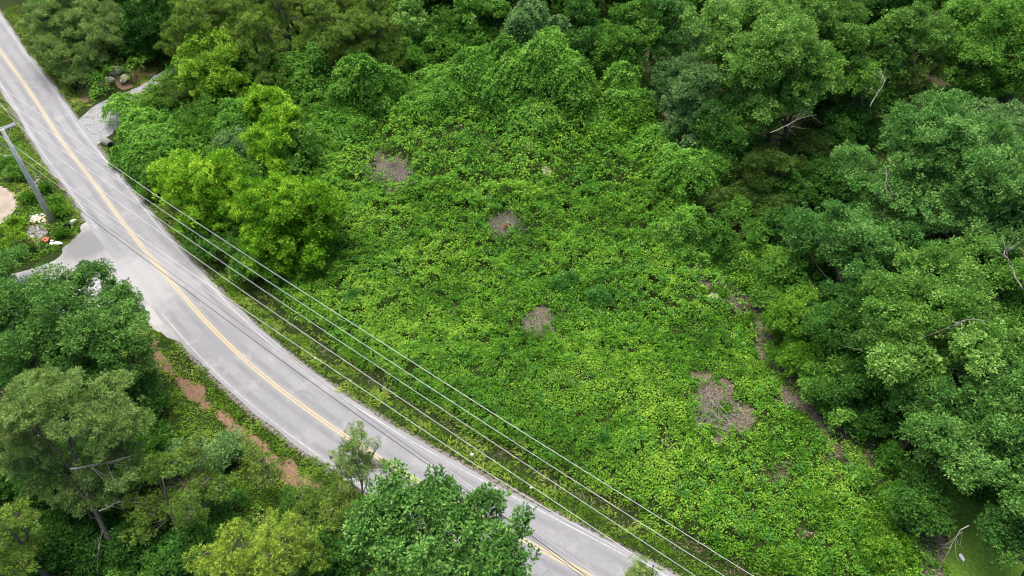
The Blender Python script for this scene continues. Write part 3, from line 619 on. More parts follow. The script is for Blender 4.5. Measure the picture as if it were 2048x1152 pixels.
for nm, lab, cat, ms, mat, k in [
 ('poplar_tree', 'slim pale green poplar rising at the top left of centre', 'tree', [(815,20,9,16,26),(812,55,7,22,28),(845,60,6,22,26)], 'palegreen', dict(tshift=.02)),
 ('shrub', 'round green bush at the foot of the slim poplar', 'shrub', [(810,110,4,36,34),(830,130,3,36,30)], 'vine_pale', {}),
 ('broadleaf_tree', 'dark green tree behind the right end of the vine ridge', 'tree', [(1165,60,8,50,45),(1150,110,6,40,50)], 'darkleaf', dict(tshift=.15)),
 ('broadleaf_tree', 'bushy mid green tree at the top between the ridge and the lobed oak', 'tree', [(1260,50,9,50,40),(1240,95,7,45,45),(1290,30,10,40,30)], 'midgreen', dict(tshift=-.05)),
 ('broadleaf_tree', 'bluish green tree beside the top edge left of the lobed oak', 'tree', [(1330,30,10,45,40),(1320,85,7,40,45)], 'bluegreen', dict(tshift=.0)),
 ('shrub', 'small bright shrub in the shade right of the vine ridge', 'shrub', [(1305,88,4,20,18)], 'vine', {}),
 ('shrub', 'pale grey green willow like shrub left of the lobed oak', 'shrub', [(1385,75,6,30,36),(1370,95,5,26,26)], 'greyleaf', {}),
 ('broadleaf_tree', 'mid green tree at the top edge right of the slim poplar', 'tree', [(960,20,9,50,36),(920,50,6,40,30)], 'midgreen', dict(tshift=.0)),
 ('shrub', 'spreading bush climbing the slope right of the slim poplar', 'shrub', [(900,90,4,60,36),(940,80,5,45,30)], 'vine_pale', dict(tshift=-.1)),
 ('shrub', 'green bush by the base of the pine stand left of the vine arch', 'shrub', [(660,190,1.5,40,26),(560,200,1.2,40,24)], 'midgreen', dict(tshift=-.1)),
 ('shrub', 'yellow green bushy tree beside the upper end of the gravel track', 'shrub', [(425,110,6,50,45),(405,160,4,55,46),(460,170,3.5,40,40)], 'yellowgreen', dict(style='broad', tshift=-.05)),
 ('shrub', 'green shrub in the shade right of the bushy tree by the gravel track', 'shrub', [(490,130,4,36,40),(500,175,2,36,30)], 'midgreen', dict(tshift=-.15)),
 ('broadleaf_tree', 'dark broadleaf tree above the boulders at top left', 'tree', [(275,45,6,48,38),(300,20,7,50,40),(262,75,4,34,28),(320,55,5,40,34)], 'darkleaf', dict(tshift=.05, base=(295,112))),
 ('shrub', 'small bright bush beside the dark tree at the end of the grassy track', 'shrub', [(345,75,3,22,20)], 'midgreen', dict(tshift=.1)),
 ]:
    T(nm, lab, cat, ms, mat, **k)
# roadside thicket at left of the field
for nm, lab, cat, ms, mat, st, k in [
 ('broadleaf_tree', 'bright yellow green tree nearest the road with a rounded crown of new leaves', 'tree', [(590,440,5,80,70),(560,400,6.5,65,50),(630,430,5.5,50,60),(580,500,3,75,46),(540,470,4,50,50)], 'bright', 'rosette', dict(tshift=.04)),
 ('broadleaf_tree', 'bright yellow green tree left of the rounded one, spreading over the power lines', 'tree', [(420,350,6,70,46),(370,370,4.5,66,50),(460,390,5,60,46),(420,430,3,60,40),(350,340,5,40,30)], 'bright', 'rosette', dict(tshift=.04)),
 ('broadleaf_tree', 'upper bright tree with the yellowest new leaves, behind the rounded one', 'tree', [(560,250,7,46,32),(535,290,5,46,40),(550,330,3,40,30)], 'bright', 'rosette', dict(tshift=.16)),
 ('broadleaf_tree', 'mid green tree on the right flank of the yellowest tree', 'tree', [(605,290,4.5,40,36),(590,325,3,46,30)], 'midgreen', 'broad', dict(tshift=.05)),
 ('broadleaf_tree', 'small bright tree top in the thicket, highest of the yellow green ones', 'tree', [(530,195,5,30,26),(510,220,3.5,26,20)], 'bright', 'rosette', dict(tshift=.14)),
 ('shrub', 'vine covered shrub in the thicket behind the two bright roadside trees', 'shrub', [(475,220,3.5,40,26),(460,250,2.5,42,30)], 'vine_pale', 'vine', {}),
 ('shrub', 'greyish bush wedged between the three bright trees', 'shrub', [(480,300,2.2,42,28),(440,290,2.0,34,24)], 'greyleaf', 'broad', dict(tshift=-.05)),
 ('shrub', 'long vine smothered hedge beside the gravel apron', 'shrub', [(248,205,.9,26,13),(245,222,1.8,34,22),(282,245,2.3,42,28),(310,275,2.5,44,30),(268,275,1.8,30,28)], 'vine_pale', 'vine', dict(tshift=.12)),
 ('shrub', 'vine smothered bush at the road end of the thicket, above the ditch', 'shrub', [(290,320,2.2,40,34),(330,305,2.8,36,28)], 'vine_pale', 'vine', {}),
 ('shrub', 'dull olive shrub in the middle of the thicket', 'shrub', [(365,190,2,40,20),(340,200,1.8,34,18)], 'olive', 'cedar', dict(tshift=.2)),
 ('shrub', 'feathery green shrub with upright shoots beside the olive one', 'shrub', [(400,225,2.2,26,22),(380,240,1.8,28,20)], 'midgreen', 'rosette', {}),
 ('shrub', 'green bush filling the gap below the olive shrub', 'shrub', [(380,275,2.2,42,24),(420,260,2,30,22)], 'vine', 'broad', dict(tshift=-.1)),
 ('shrub', 'low bush along the ditch below the left bright tree', 'shrub', [(440,480,1.5,50,26),(500,520,1.4,50,24),(400,450,1.2,30,20)], 'midgreen', 'broad', dict(tshift=-.1)),
 ('shrub', 'low green bush at the lower right foot of the rounded bright tree', 'shrub', [(640,520,1.4,50,24),(590,545,1.2,50,22)], 'vine', 'broad', dict(tshift=-.05)),
 ('shrub', 'vine hummock right of the thicket', 'shrub', [(650,335,1.8,36,26),(660,370,1.2,34,20),(640,300,2,30,20)], 'vine_pale', 'vine', dict(tshift=.02))]:
    T(nm, lab, cat, ms, mat, style=st, **k)
for nm, lab, cat, ms, mat, st, k in [
 ('shrub', 'mid green bush filling the roadside edge above the left bright tree', 'shrub', [(320,345,2,34,26),(300,370,1.5,26,20)], 'midgreen', 'broad', {}),
 ('shrub', 'shady bush between the left bright tree and the rounded one', 'shrub', [(495,400,3,34,40),(500,450,2,34,30)], 'midgreen', 'broad', dict(tshift=-.12)),
 ('shrub', 'leafy bush under the upper bright tree, above the rounded one', 'shrub', [(530,345,2.5,40,24),(590,360,2,36,22)], 'midgreen', 'broad', {}),
 ('shrub', 'bushy shrub behind the feathery shrub in the thicket', 'shrub', [(430,235,2,32,22),(410,205,2,28,18)], 'midgreen', 'broad', {}),
 ('shrub', 'low leafy shrub along the ditch by the gravel apron', 'shrub', [(250,310,1.2,26,22),(270,335,1.2,24,20)], 'vine_pale', 'vine', dict(tshift=-.1)),
 ('shrub', 'weedy bush at the top edge of the thicket near the grassy track', 'shrub', [(330,215,1.3,34,14),(450,205,1.6,30,14)], 'midgreen', 'rosette', {}),
 ('shrub', 'green bush joining the thicket to the field vines', 'shrub', [(665,420,1.3,28,28),(655,470,1.2,26,24)], 'vine', 'vine', dict(tshift=.05)),
 ('vine_thicket', 'vine thicket just left of the vine clad tree at the wood edge', 'vine thicket', [(1310,340,2,36,34),(1325,380,1.2,30,26)], 'vine', 'vine', {}),
 ('vine_thicket', 'vine thicket below the overgrown shelf at the right end of the ridge', 'vine thicket', [(1310,285,3,40,34),(1270,300,1.5,36,26)], 'vine_pale', 'vine', {}),
 ('vine_thicket', 'green thicket between the vine clad tree and the cedars', 'vine thicket', [(1430,350,4,34,36),(1440,300,5,32,30)], 'midgreen', 'broad', dict(tshift=-.05)),
 ('vine_thicket', 'vine thicket between the vine clad tree and the narrow column below it', 'vine thicket', [(1365,405,2.5,40,24),(1330,430,1.2,24,18)], 'vine', 'vine', {}),
 ('vine_thicket', 'green thicket at the foot of the dark vine clad shrub', 'vine thicket', [(1470,500,1.8,36,26),(1450,545,1,26,18)], 'midgreen', 'broad', {}),
 ('vine_thicket', 'green thicket joining the saplings halfway down the wood edge', 'vine thicket', [(1555,600,2,34,30),(1530,570,1.5,30,22)], 'midgreen', 'broad', {}),
 ('vine_draped_mound', 'low vine hummock in front of the tallest draped mound', 'vine mound', [(1110,230,2,46,32),(1060,215,2.5,36,30)], 'vine', 'vine', {}),
 ('vine_draped_mound', 'low vine hummock between the tallest mound and its right neighbour', 'vine mound', [(1170,215,2.5,34,36),(1190,250,1.5,30,26)], 'vine', 'vine', {}),
 ('vine_draped_mound', 'vine hummock on the slope above the wide hummock by the arch', 'vine mound', [(870,160,2.5,44,30),(850,190,1.8,40,22)], 'vine_pale', 'vine', {}),
 ('vine_draped_mound', 'vine hummock at the foot of the sprawling vine slope', 'vine mound', [(950,210,1.8,50,24),(1000,235,1.2,34,18)], 'vine', 'vine', {}),
 ('vine_draped_mound', 'vine covered bush between the arch and the hummock to its right', 'vine mound', [(790,180,3.5,30,36),(800,225,1.5,30,24)], 'vine_pale', 'vine', {})]:
    T(nm, lab, cat, ms, mat, style=st, limbs=4, **k)
# lower left
T('oak_tree', 'large dark green oak beside the side road junction', 'tree',
  [(185,560,10,45,36),(230,610,9,50,50),(130,600,10,60,50),(60,600,10,70,60),(90,680,9,90,60),(190,680,9,80,60),(250,700,7,50,50),(210,750,6,70,50),(120,760,6,80,50),(20,650,9,50,70),(235,655,8.5,48,46),(245,600,9,28,26)], 'oak', base=(150,860), style='broad', gap=.08, tshift=.02)
T('shrub', 'blue green bush on the left edge above the dark oak, beside the side road', 'shrub', [(15,520,3,32,26),(5,550,3,40,24)], 'oak', tshift=.0)
T('pine_tree', 'tall pine with a pale grey trunk and open crown at lower left', 'pine',
  [(120,790,13,90,40),(60,830,12,70,46),(190,840,11,70,40),(110,880,9,80,44),(230,920,8,60,40),(60,930,8,50,50),(170,980,6,60,36),(250,870,9,50,30)], 'pine', style='needle', base=(255,1145), gap=.1, limbs=16, tr=.2, cov=1.5, tshift=.06)
T('pine_tree', 'dark olive pine right of the tall pale trunked pine', 'pine',
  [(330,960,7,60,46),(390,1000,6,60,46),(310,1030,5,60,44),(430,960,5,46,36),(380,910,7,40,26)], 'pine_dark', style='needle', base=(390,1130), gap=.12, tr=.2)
T('pine_tree', 'bright yellow green pine at the bottom edge left of the leafy oak', 'pine',
  [(540,1080,9,80,40),(470,1110,8,60,40),(600,1110,8,60,40),(540,1140,6,90,36),(420,1120,7,36,26)], 'pine_bright', style='needle', base=(540,1290), gap=.08, tshift=-.02)
T('pine_tree', 'young pine with a sparse pale tip standing against the road', 'pine',
  [(720,890,8,38,22),(690,920,7,36,26),(745,925,6.5,36,26),(715,960,5,46,26)], 'pine', style='needle', base=(735,1080), gap=.30, tr=.12, tshift=.05)
T('pine_tree', 'shaded leaning pine below the young pine, beside the leafy oak', 'pine',
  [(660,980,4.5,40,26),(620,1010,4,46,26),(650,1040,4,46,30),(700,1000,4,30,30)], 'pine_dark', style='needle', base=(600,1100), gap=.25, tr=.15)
T('pine_tree', 'dark pine cut by the bottom left corner', 'pine',
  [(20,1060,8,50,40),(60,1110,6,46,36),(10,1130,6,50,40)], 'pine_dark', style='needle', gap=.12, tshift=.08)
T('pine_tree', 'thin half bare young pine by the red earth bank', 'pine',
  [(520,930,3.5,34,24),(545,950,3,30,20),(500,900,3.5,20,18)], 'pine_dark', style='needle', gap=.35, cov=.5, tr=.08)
T('oak_tree', 'large leafy oak with glossy leaves overhanging the road at the bottom', 'tree',
  [(800,985,11,46,40),(770,1020,10,46,46),(870,985,11,30,24),(880,1010,10,56,36),(965,1000,11,36,34),(940,1040,10,60,44),(1020,1070,10,44,36),(850,1080,10,90,50),(960,1110,9,80,44),(760,1080,8,50,50),(1000,1130,9,60,36),(820,1140,8,90,40)], 'oak', base=(900,1330), gap=.10, L=.27, tshift=.04, sub=1.0)
T('pine_tree', 'treetop just poking in at the bottom edge over the white edge line', 'pine', [(1285,1150,9,30,12),(1285,1165,8,36,20)], 'pine', style='needle', base=(1285,1400), tr=.1)
for lab, ms, mat, ts in [
 ('blue green bush on the bank below the dark oak', [(330,930,1.2,40,24),(370,910,1.2,36,20)], 'greyleaf', .0),
 ('low dark bush at the foot of the dark oak beside the grass bank', [(320,800,2,26,24),(300,770,2.5,26,26)], 'oak', -.05),
 ('bright green shrub at the foot of the tall pale trunked pine', [(250,1130,1.5,36,18),(330,1140,1.5,40,18)], 'midgreen', .0),
 ('dark understory bush beneath the tall pale trunked pine', [(110,1050,2,60,44),(180,1090,2,50,36)], 'darkleaf', .0),
 ('bushy green shrub on the bank left of the dark olive pine', [(300,880,2.5,36,26),(270,850,3,30,26)], 'midgreen', -.15),
 ('grey green bush on the slope between the dark olive pine and the road', [(430,930,1.2,42,20),(450,900,1,36,16)], 'greyleaf', -.05)]:
    T('shrub', lab, 'shrub', ms, mat, tshift=ts, limbs=5)
# top-left pines
T('pine_tree', 'dense green pine leaning over the road at top left', 'pine',
  [(150,35,6,80,36),(105,85,4.5,55,36),(180,80,5,55,36),(150,120,3,60,30),(90,40,6,40,30),(215,45,6,40,30),(155,145,1.6,40,22)], 'pine', style='needle', base=(165,175), gap=.04, tshift=.0, cov=1.6, tr=.2)
pa = T('pine_tree', 'slender dark pine in the dense pine stand at the top, left of the slim poplar', 'pine',
  [(480,50,8,40,40),(470,95,5,46,36),(490,15,10,26,24)], 'pine_dark', style='needle', group='slender pines of the stand at the top', gap=.1, cov=1.2, tshift=.05)
pb = T('pine_tree', 'slender dark pine in the dense pine stand at the top, left of the slim poplar', 'pine',
  [(560,40,8,36,36),(550,85,5,40,30),(565,10,10,22,20)], 'pine_dark', style='needle', group='slender pines of the stand at the top', gap=.25, tshift=.1)
GP = 'slender pines of the stand at the top'; LP_ = 'slender dark pine in the dense pine stand at the top, left of the slim poplar'
r = np.random.default_rng(5)
for i, (u, v) in enumerate([(400,75),(370,35),(440,30),(520,90),(530,20),(600,5),(655,75),(690,25),(700,85),(750,50),(755,5),(640,10),(780,90),(420,-30),(480,-40),(350,-10),(560,-40),(620,-50),(700,-40),(760,-45),(720,100),(560,120),(500,-80),(660,-80),(840,-30)]):
    src = (pa, pb)[i % 2]; g = P(u, v+75); s = r.uniform(.75, 1.05)
    copy_tree(src[0], (g[0], g[1], Hz(g)-.1), s, r.uniform(0, 6.28), LP_, 'pine', GP, s*r.uniform(.9, 1.2))
# far woods
ba = T('broadleaf_tree', 'crowded broadleaf tree in the woods along the top edge', 'tree', [(1000,-60,9,60,50),(1040,-30,7,50,50),(960,-30,7,50,50)], 'midgreen', group='woodland trees along the top edge', tshift=-.1)
bb = T('broadleaf_tree', 'crowded broadleaf tree in the woods along the top edge', 'tree', [(1200,-50,9,60,50),(1230,-20,7,50,50),(1160,-30,6,50,50)], 'darkleaf', group='woodland trees along the top edge', tshift=.1)
for i, (u, v) in enumerate([(870,0),(940,-20),(1100,-20),(1280,-30),(1360,-20),(1440,-60),(1560,-70),(1660,-50),(1740,-20),(1760,20),(1860,-30),(1940,-60),(2040,-50),(1100,-90),(1360,-100),(1760,-90),(1880,-100),(900,-80),(200,-50),(280,-30),(1420,0)]):
    src = (ba, bb)[i % 2]; g = P(u, v+90); s = r.uniform(.8, 1.15)
    copy_tree(src[0], (g[0], g[1], Hz(g)-.1), s, r.uniform(0, 6.28), 'crowded broadleaf tree in the woods along the top edge', 'tree', 'woodland trees along the top edge', s*r.uniform(.9, 1.2))
# shaded understory of the right wood
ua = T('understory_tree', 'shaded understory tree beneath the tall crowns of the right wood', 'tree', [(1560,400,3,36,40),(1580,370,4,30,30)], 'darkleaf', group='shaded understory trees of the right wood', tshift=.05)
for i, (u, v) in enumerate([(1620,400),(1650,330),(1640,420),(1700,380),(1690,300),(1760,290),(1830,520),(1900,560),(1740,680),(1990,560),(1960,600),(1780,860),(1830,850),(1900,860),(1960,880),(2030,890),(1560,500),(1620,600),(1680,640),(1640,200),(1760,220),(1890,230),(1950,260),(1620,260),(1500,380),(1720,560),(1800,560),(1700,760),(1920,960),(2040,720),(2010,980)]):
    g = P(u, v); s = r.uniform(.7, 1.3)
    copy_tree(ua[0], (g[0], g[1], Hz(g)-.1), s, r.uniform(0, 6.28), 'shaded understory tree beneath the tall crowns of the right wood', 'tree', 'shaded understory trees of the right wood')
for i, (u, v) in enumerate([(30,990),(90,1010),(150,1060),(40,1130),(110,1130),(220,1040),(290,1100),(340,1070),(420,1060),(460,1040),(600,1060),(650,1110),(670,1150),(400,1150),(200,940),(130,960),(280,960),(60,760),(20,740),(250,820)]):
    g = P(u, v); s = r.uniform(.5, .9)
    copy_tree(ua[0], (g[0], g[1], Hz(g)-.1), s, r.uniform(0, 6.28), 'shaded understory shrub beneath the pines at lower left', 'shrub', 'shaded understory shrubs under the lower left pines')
# saplings standing in the field
FS = [('leafy vine clump sprawling in the middle of the largest bare brown patch', (1443,822),17,'vine'),('small vine clump on the lower part of the largest bare patch', (1420,862),11,'vine'),('vine sprig creeping over the large upper brush pile', (785,372),12,'vine'),('small dark sapling left of the upper middle of the field', (940,400),20,'weed'),('dark sapling by the brush piles, nearer the rusty brush pile', (1000,400),17,'weed'),
 ('green weed clump touching the right side of the large upper brush pile', (850,345),20,'weed'),('dark green weed clump in the middle of the field', (975,625),16,'midgreen'),
 ('tall green weed clump left of the two dark saplings at mid field', (1040,735),18,'midgreen'),('wide dark green sapling at mid field', (1190,600),26,'weed'),
 ('dark green sapling above left of the wide one', (1130,565),24,'weed'),('leafy clump just left of the largest bare brown patch', (1368,855),20,'midgreen'),
 ('small fern like plant in the lower field', (1205,872),13,'weed'),('yellow green seedling in the upper left of the field', (770,435),10,'yellowgreen'),
 ('green weed clump below the yellow seedling', (820,485),24,'midgreen'),('small bright conical seedling near the foot of the vine ridge', (765,215),12,'vine'),
 ('dark weed clump low in the field left of centre', (850,690),16,'weed'),('bright weed clump below right of the largest bare brown patch', (1435,905),18,'vine'),
 ('bright weed clump above right of the bare brown patch', (1440,590),18,'vine'),('green sapling standing right of the rusty brush pile', (1110,480),24,'vine'),
 ('broad weed clump in the upper right of the field', (1190,340),30,'vine'),('bushy weed clump near the small brown spot at upper field', (1150,290),22,'vine'),
 ('leafy weed clump at the foot of the tallest vine mound', (1060,250),30,'vine'),('green weed clump between the sandy spots and the wood', (1180,420),26,'vine'),
 ('leafy weed clump in the upper middle of the field', (980,240),26,'vine'),('dark weed clump in the left of the field below the bright trees', (700,600),22,'weed'),
 ('weed clump at far left of the field beside the ditch', (560,560),16,'midgreen'),('green bush on the leaf litter path by the wood', (1440,530),22,'midgreen'),
 ('bright low bush on the leaf litter path farther down', (1490,640),18,'vine'),('low bush at the wood edge above the large bare patch', (1520,740),20,'vine'),
 ('pale weed clump left of the tyre', (1600,850),22,'vine'),('bright weed clump in the lower right of the field', (1640,1000),24,'vine'),
 ('bright weed clump at the bottom right of the field', (1560,1120),22,'vine'),('bright bush at the lower right beside the small log', (1745,1040),22,'vine')]
for lab, (u, v), rp, mat in FS:
    T('weed_clump' if 'weed' in lab else 'sapling', lab, 'weed clump' if 'weed' in lab else 'sapling', [(u, v, .7 if rp < 22 else .9, rp, rp*.8)], mat, style='rosette', limbs=4, tr=.03, tshift=-.03, sub=.55)
# roadside weeds on the left edge
for lab, (u, v), rp, mat in [('bright green weed bush right of the pole foot', (118,420),16,'vine'),('green weed bush beside the road above the pole foot', (112,405),14,'vine'),('bright weed clump in front of the bricks', (125,465),15,'vine'),
 ('yellowish weed clump left of the rubble heap', (30,455),24,'yellowgreen'),('yellowish weed clump below the sandy lot', (20,480),24,'yellowgreen'),('feathery weeds beside the sandy lot', (35,350),20,'midgreen'),('weed clump behind the pole at the edge of the sandy lot', (55,395),16,'vine'),
 ('weed clump at the left edge above the sandy lot', (15,330),18,'midgreen'),('low weeds between the pole and the road', (90,375),12,'vine'),('olive weeds left of the dark rubbish', (45,500),22,'olive')]:
    T('weed_clump', lab, 'weed clump', [(u, v, .6, rp, rp*.75)], mat, style='rosette', limbs=3, tr=.02, sub=.5)
# bare pale branches that stick out of the crowns
def dead_branch(pts, label, r0=.09, seed=1, twigs=7):
    rr = np.random.default_rng(seed); Q = np.array([P(*q) for q in pts]); s = smooth_line(Q, .5, 2); n = len(s); paths = [(s+rr.normal(0, .05, s.shape), np.linspace(r0, r0*.3, n))]
    for k in range(twigs):
        i = rr.integers(n//4, n-1); a = s[i]; d = unit(s[min(i+1, n-1)]-s[max(i-1, 0)])+rr.normal(0, .6, 3); paths.append((bend(a, a+d*rr.uniform(.8, 2.0), 5, .2, rr), np.linspace(r0*.35, r0*.1, 5)))
    V, Fq = tubes(paths, 5); o = meshpy('dead_branch', V, Fq, M['bark_pale'], None, True); o.location = (0, 0, 0); tag(o, label, 'branch')
for i, (pts, lab, r0) in enumerate([
 ([(1541,266,11),(1580,248,11.5),(1600,235,12),(1632,230,12)], 'bare pale forked branch above the dark cedars', .10),
 ([(1740,215,12),(1755,185,13),(1775,160,14),(1755,143,14)], 'bare crooked branch left of the olive yellow cedar', .10),
 ([(1938,1050,9),(1910,1075,8),(1895,1110,7)], 'pale bare branch over the mown grass in the lower right', .06),
 ([(1965,640,14.5),(1935,632,14.5),(1905,655,14)], 'cluster of grey dead twigs in the pale drooping tree', .07),
 ([(2045,580,14),(2020,530,15),(2000,500,15.5),(2030,495,15.5)], 'thick whitish forked limb at the right edge', .12),
 ([(1770,330,13),(1775,350,12.5),(1768,375,12),(1785,390,12)], 'thin dead twig on the left flank of the huge domed tree', .05),
 ([(1700,300,5),(1685,320,3),(1675,345,.5)], 'leaning bare trunk in the dark hollow of the wood', .16),
 ([(140,938,10),(200,930,9.5),(265,910,9)], 'whitish bare limb crossing the tall pale trunked pine', .12),
 ([(200,1020,7),(230,1005,6.5),(290,995,6)], 'lower whitish dead limb of the tall pale trunked pine', .08),
 ([(205,1060,5),(195,1085,4),(198,1105,3.5)], 'short hanging dead stub on the tall pine trunk', .05)]):
    dead_branch(pts, lab, r0*.7, i)
# ------------------------------------------------------------------ ground cover (nobody could count it): vine leaves, grass, fallen leaves
def scatter(n, box_, seed):
    r = np.random.default_rng(seed); return r.uniform(box_[0], box_[1], n), r.uniform(box_[2], box_[3], n), r
def vis(x, y, mar=60):
    dz = y*ct+CAMH*st_; u = 1024+F*x/dz; v = 576-F*(y*st_-CAMH*ct)/dz
    return (u > -mar) & (u < 2048+mar) & (v > -mar*1.5) & (v < 1152+mar), u, v
HUMP = [(1090,215,6,3.0),(1010,215,5,2.4),(940,200,6,2.6),(1180,235,5,2.3),(1060,160,8,4),(960,150,8,3.4),(870,225,5,1.0),(1240,290,4,1.3),(1290,330,3,1.2),(1150,290,5,.9),(800,240,5,.9),(700,260,5,1.0),(660,310,4,1.2),(640,380,4,.9),(690,320,4,.7),(620,470,3,.7),(1330,400,2.5,1.0),(1210,350,3,.8),(1060,260,4,.9),(980,250,4,.8),(620,250,4,.8),(560,180,4,.8),(920,320,3,.5),(1100,350,3,.5),(900,400,3,.6),(1010,395,3,.5)]
HUMP = [(*P(u, v)[:2], r_, h_) for u, v, r_, h_ in HUMP]
def hump(x, y):
    o = np.zeros(np.shape(x))
    for a, b_, r_, h_ in HUMP: o = np.maximum(o, h_*np.exp(-((x-a)**2+(y-b_)**2)/(.55*r_*r_)))
    return o*(.7+.6*vn(x, y, 1.2, 27))
def bumps(x, y):
    rough = sstep(45, 85, y)
    b = (vn(x, y, 2.6, 21)*.6+vn(x, y, 1.1, 22)**1.4*1.15+vn(x, y, .42, 24)*.7)*(.65+1.35*rough)+(vn(x, y, 5, 23)**2)*1.2*rough
    return b
def lay_vines():
    VV, TT = [], []
    for (n, y0, y1, L) in ((760000, 18, 48, .165), (620000, 44, 72, .20), (480000, 68, 135, .285)):
        x, y, r = scatter(n, (-90, 66, y0, y1), int(L*1000))
        ok, u, v = vis(x, y); x, y = x[ok], y[ok]
        d = road_d(x, y); e = (vn(x, y, 2, 31)-.5)*1.6+(vn(x, y, .7, 32)-.5)*.9
        ins = in_poly(x+(vn(x, y, 4, 61)-.5)*6, y, FIELD_R)|((vn(x, y, 2.2, 62) > .55) & in_poly(x-3.5, y, FIELD_R))
        ok = (d > 7.0+e) & (line_d(x, y, DRV) > 2.6+e+1.6*(d < 12)) & ins; x, y, d = x[ok], y[ok], d[ok]
        g = vn(x, y, 1.3, 33)*.4+vn(x, y, .5, 34)*.6
        pt = patch(x, y); dens = 1-.95*sstep(.32, .95, pt+((vn(x, y, .8, 38)-.5)*.8+(vn(x, y, 1.7, 35)-.5)*.7)*(pt > .02)+(vn(x, y, .4, 89)-.5)*.5*(pt > .05)); thin = sstep(.27, .53, g+.12*sstep(9, 7.5, d)*0+.05*(y < 45))
        rr = r.random(len(x)); ok = rr < dens*(.10+.90*thin); x, y, d = x[ok], y[ok], d[ok]
        bh = bumps(x, y); z = H(x, y)+.04+hump(x, y)+bh*.62*(.35+.65*sstep(7, 9.5, d))-.45*r.random(len(x))**1.5+.12*r.random(len(x))
        z = np.maximum(z, H(x, y)+.03)
        n_ = len(x); p = np.stack([x, y, z], 1); a = r.uniform(0, 2*math.pi, n_)
        ax = np.stack([np.cos(a), np.sin(a), r.normal(0, .4, n_)], 1); up = np.stack([r.normal(0, .7, n_), r.normal(0, .7, n_)-.1, np.ones(n_)], 1)
        LL = L*r.uniform(.5, 1.35, n_); VV.append(leaf_quads(p, ax, up, LL, LL*.78))
        TT.append(.42+(vn(x, y, 6, 36)-.5)*.45+(vn(x, y, .9, 37)-.5)*.4+(vn(x, y, .35, 39)-.5)*.2+r.normal(0, .15, n_))
    print('vine leaves', sum(map(len, VV)))
    tag(quads('vine_ground_cover', np.concatenate(VV), np.concatenate(TT), M['vine']), 'bright green leafy vines carpeting the open field beside the road', 'ground cover', kind='stuff')
def lay_grass():
    VV, TT = [], []
    x, y, r = scatter(620000, (-95, 60, 16, 130), 5); ok, u, v = vis(x, y); x, y = x[ok], y[ok]
    d = road_d(x, y); e = (vn(x, y, 1.2, 41)-.5)*1.3+(vn(x, y, .4, 46)-.5)*.8; g = vn(x, y, 1.3, 42)*.5+vn(x, y, .45, 43)*.5
    dr = line_d(x, y, DRV)
    right = (d > 3.75+e*.6) & (d < 7.6+e) & (dr > 4.9+e*.5)
    left = (d < -3.65-e*.5) & ((d > -7.0+e) | ((d > -16) & (g > .42)))
    sideok = ~in_poly(x, y, SIDE) & (line_d(x, y, SIDE_L) > 2.6)
    lotok = ~in_poly(x, y, np.array([P(a, b)[:2] for a, b in [(-400,300),(0,372),(28,385),(35,415),(20,440),(0,452),(-400,560)]]))
    drv = (dr < 5.5) & (dr > 1.5+e+3*(d < 13)) & (d > 6)
    # rubble strip by the pole keeps few plants
    kp = ((right & (g > .33)) | (left & sideok & lotok & (g > .29)) | drv) & ~((line_d(x, y, REDL)+(vn(x, y, 1.5, 12)-.5)*1.0 < .50) & (g < .60)) & ~((d > 5.5) & (d < 6.9) & (g < .5)) & (line_d(x, y, DRV[:30]) > 1.5)
    x, y = x[kp], y[kp]; n_ = len(x); k = 2
    x = np.repeat(x, k)+r.normal(0, .06, n_*k); y = np.repeat(y, k)+r.normal(0, .06, n_*k); n_ = len(x)
    a = r.uniform(0, 2*math.pi, n_); hgt = .10+.55*vn(x, y, 1.1, 44)**1.5*r.uniform(.5, 1.4, n_)
    ax = np.stack([np.cos(a)*.9, np.sin(a)*.9, r.uniform(.15, 1.0, n_)], 1)
    V = leaf_quads(np.stack([x, y, H(x, y)], 1), ax, np.stack([-np.sin(a)*.5, np.cos(a)*.5, 1.2+0*a], 1)+r.normal(0, .4, (n_, 3)), hgt, .085)
    tag(quads('verge_grass', V, .47+(vn(x, y, 2, 45)-.5)*.9+r.normal(0, .17, n_), M['grass']), 'ragged green grass and weeds along both road verges', 'grass', kind='stuff')
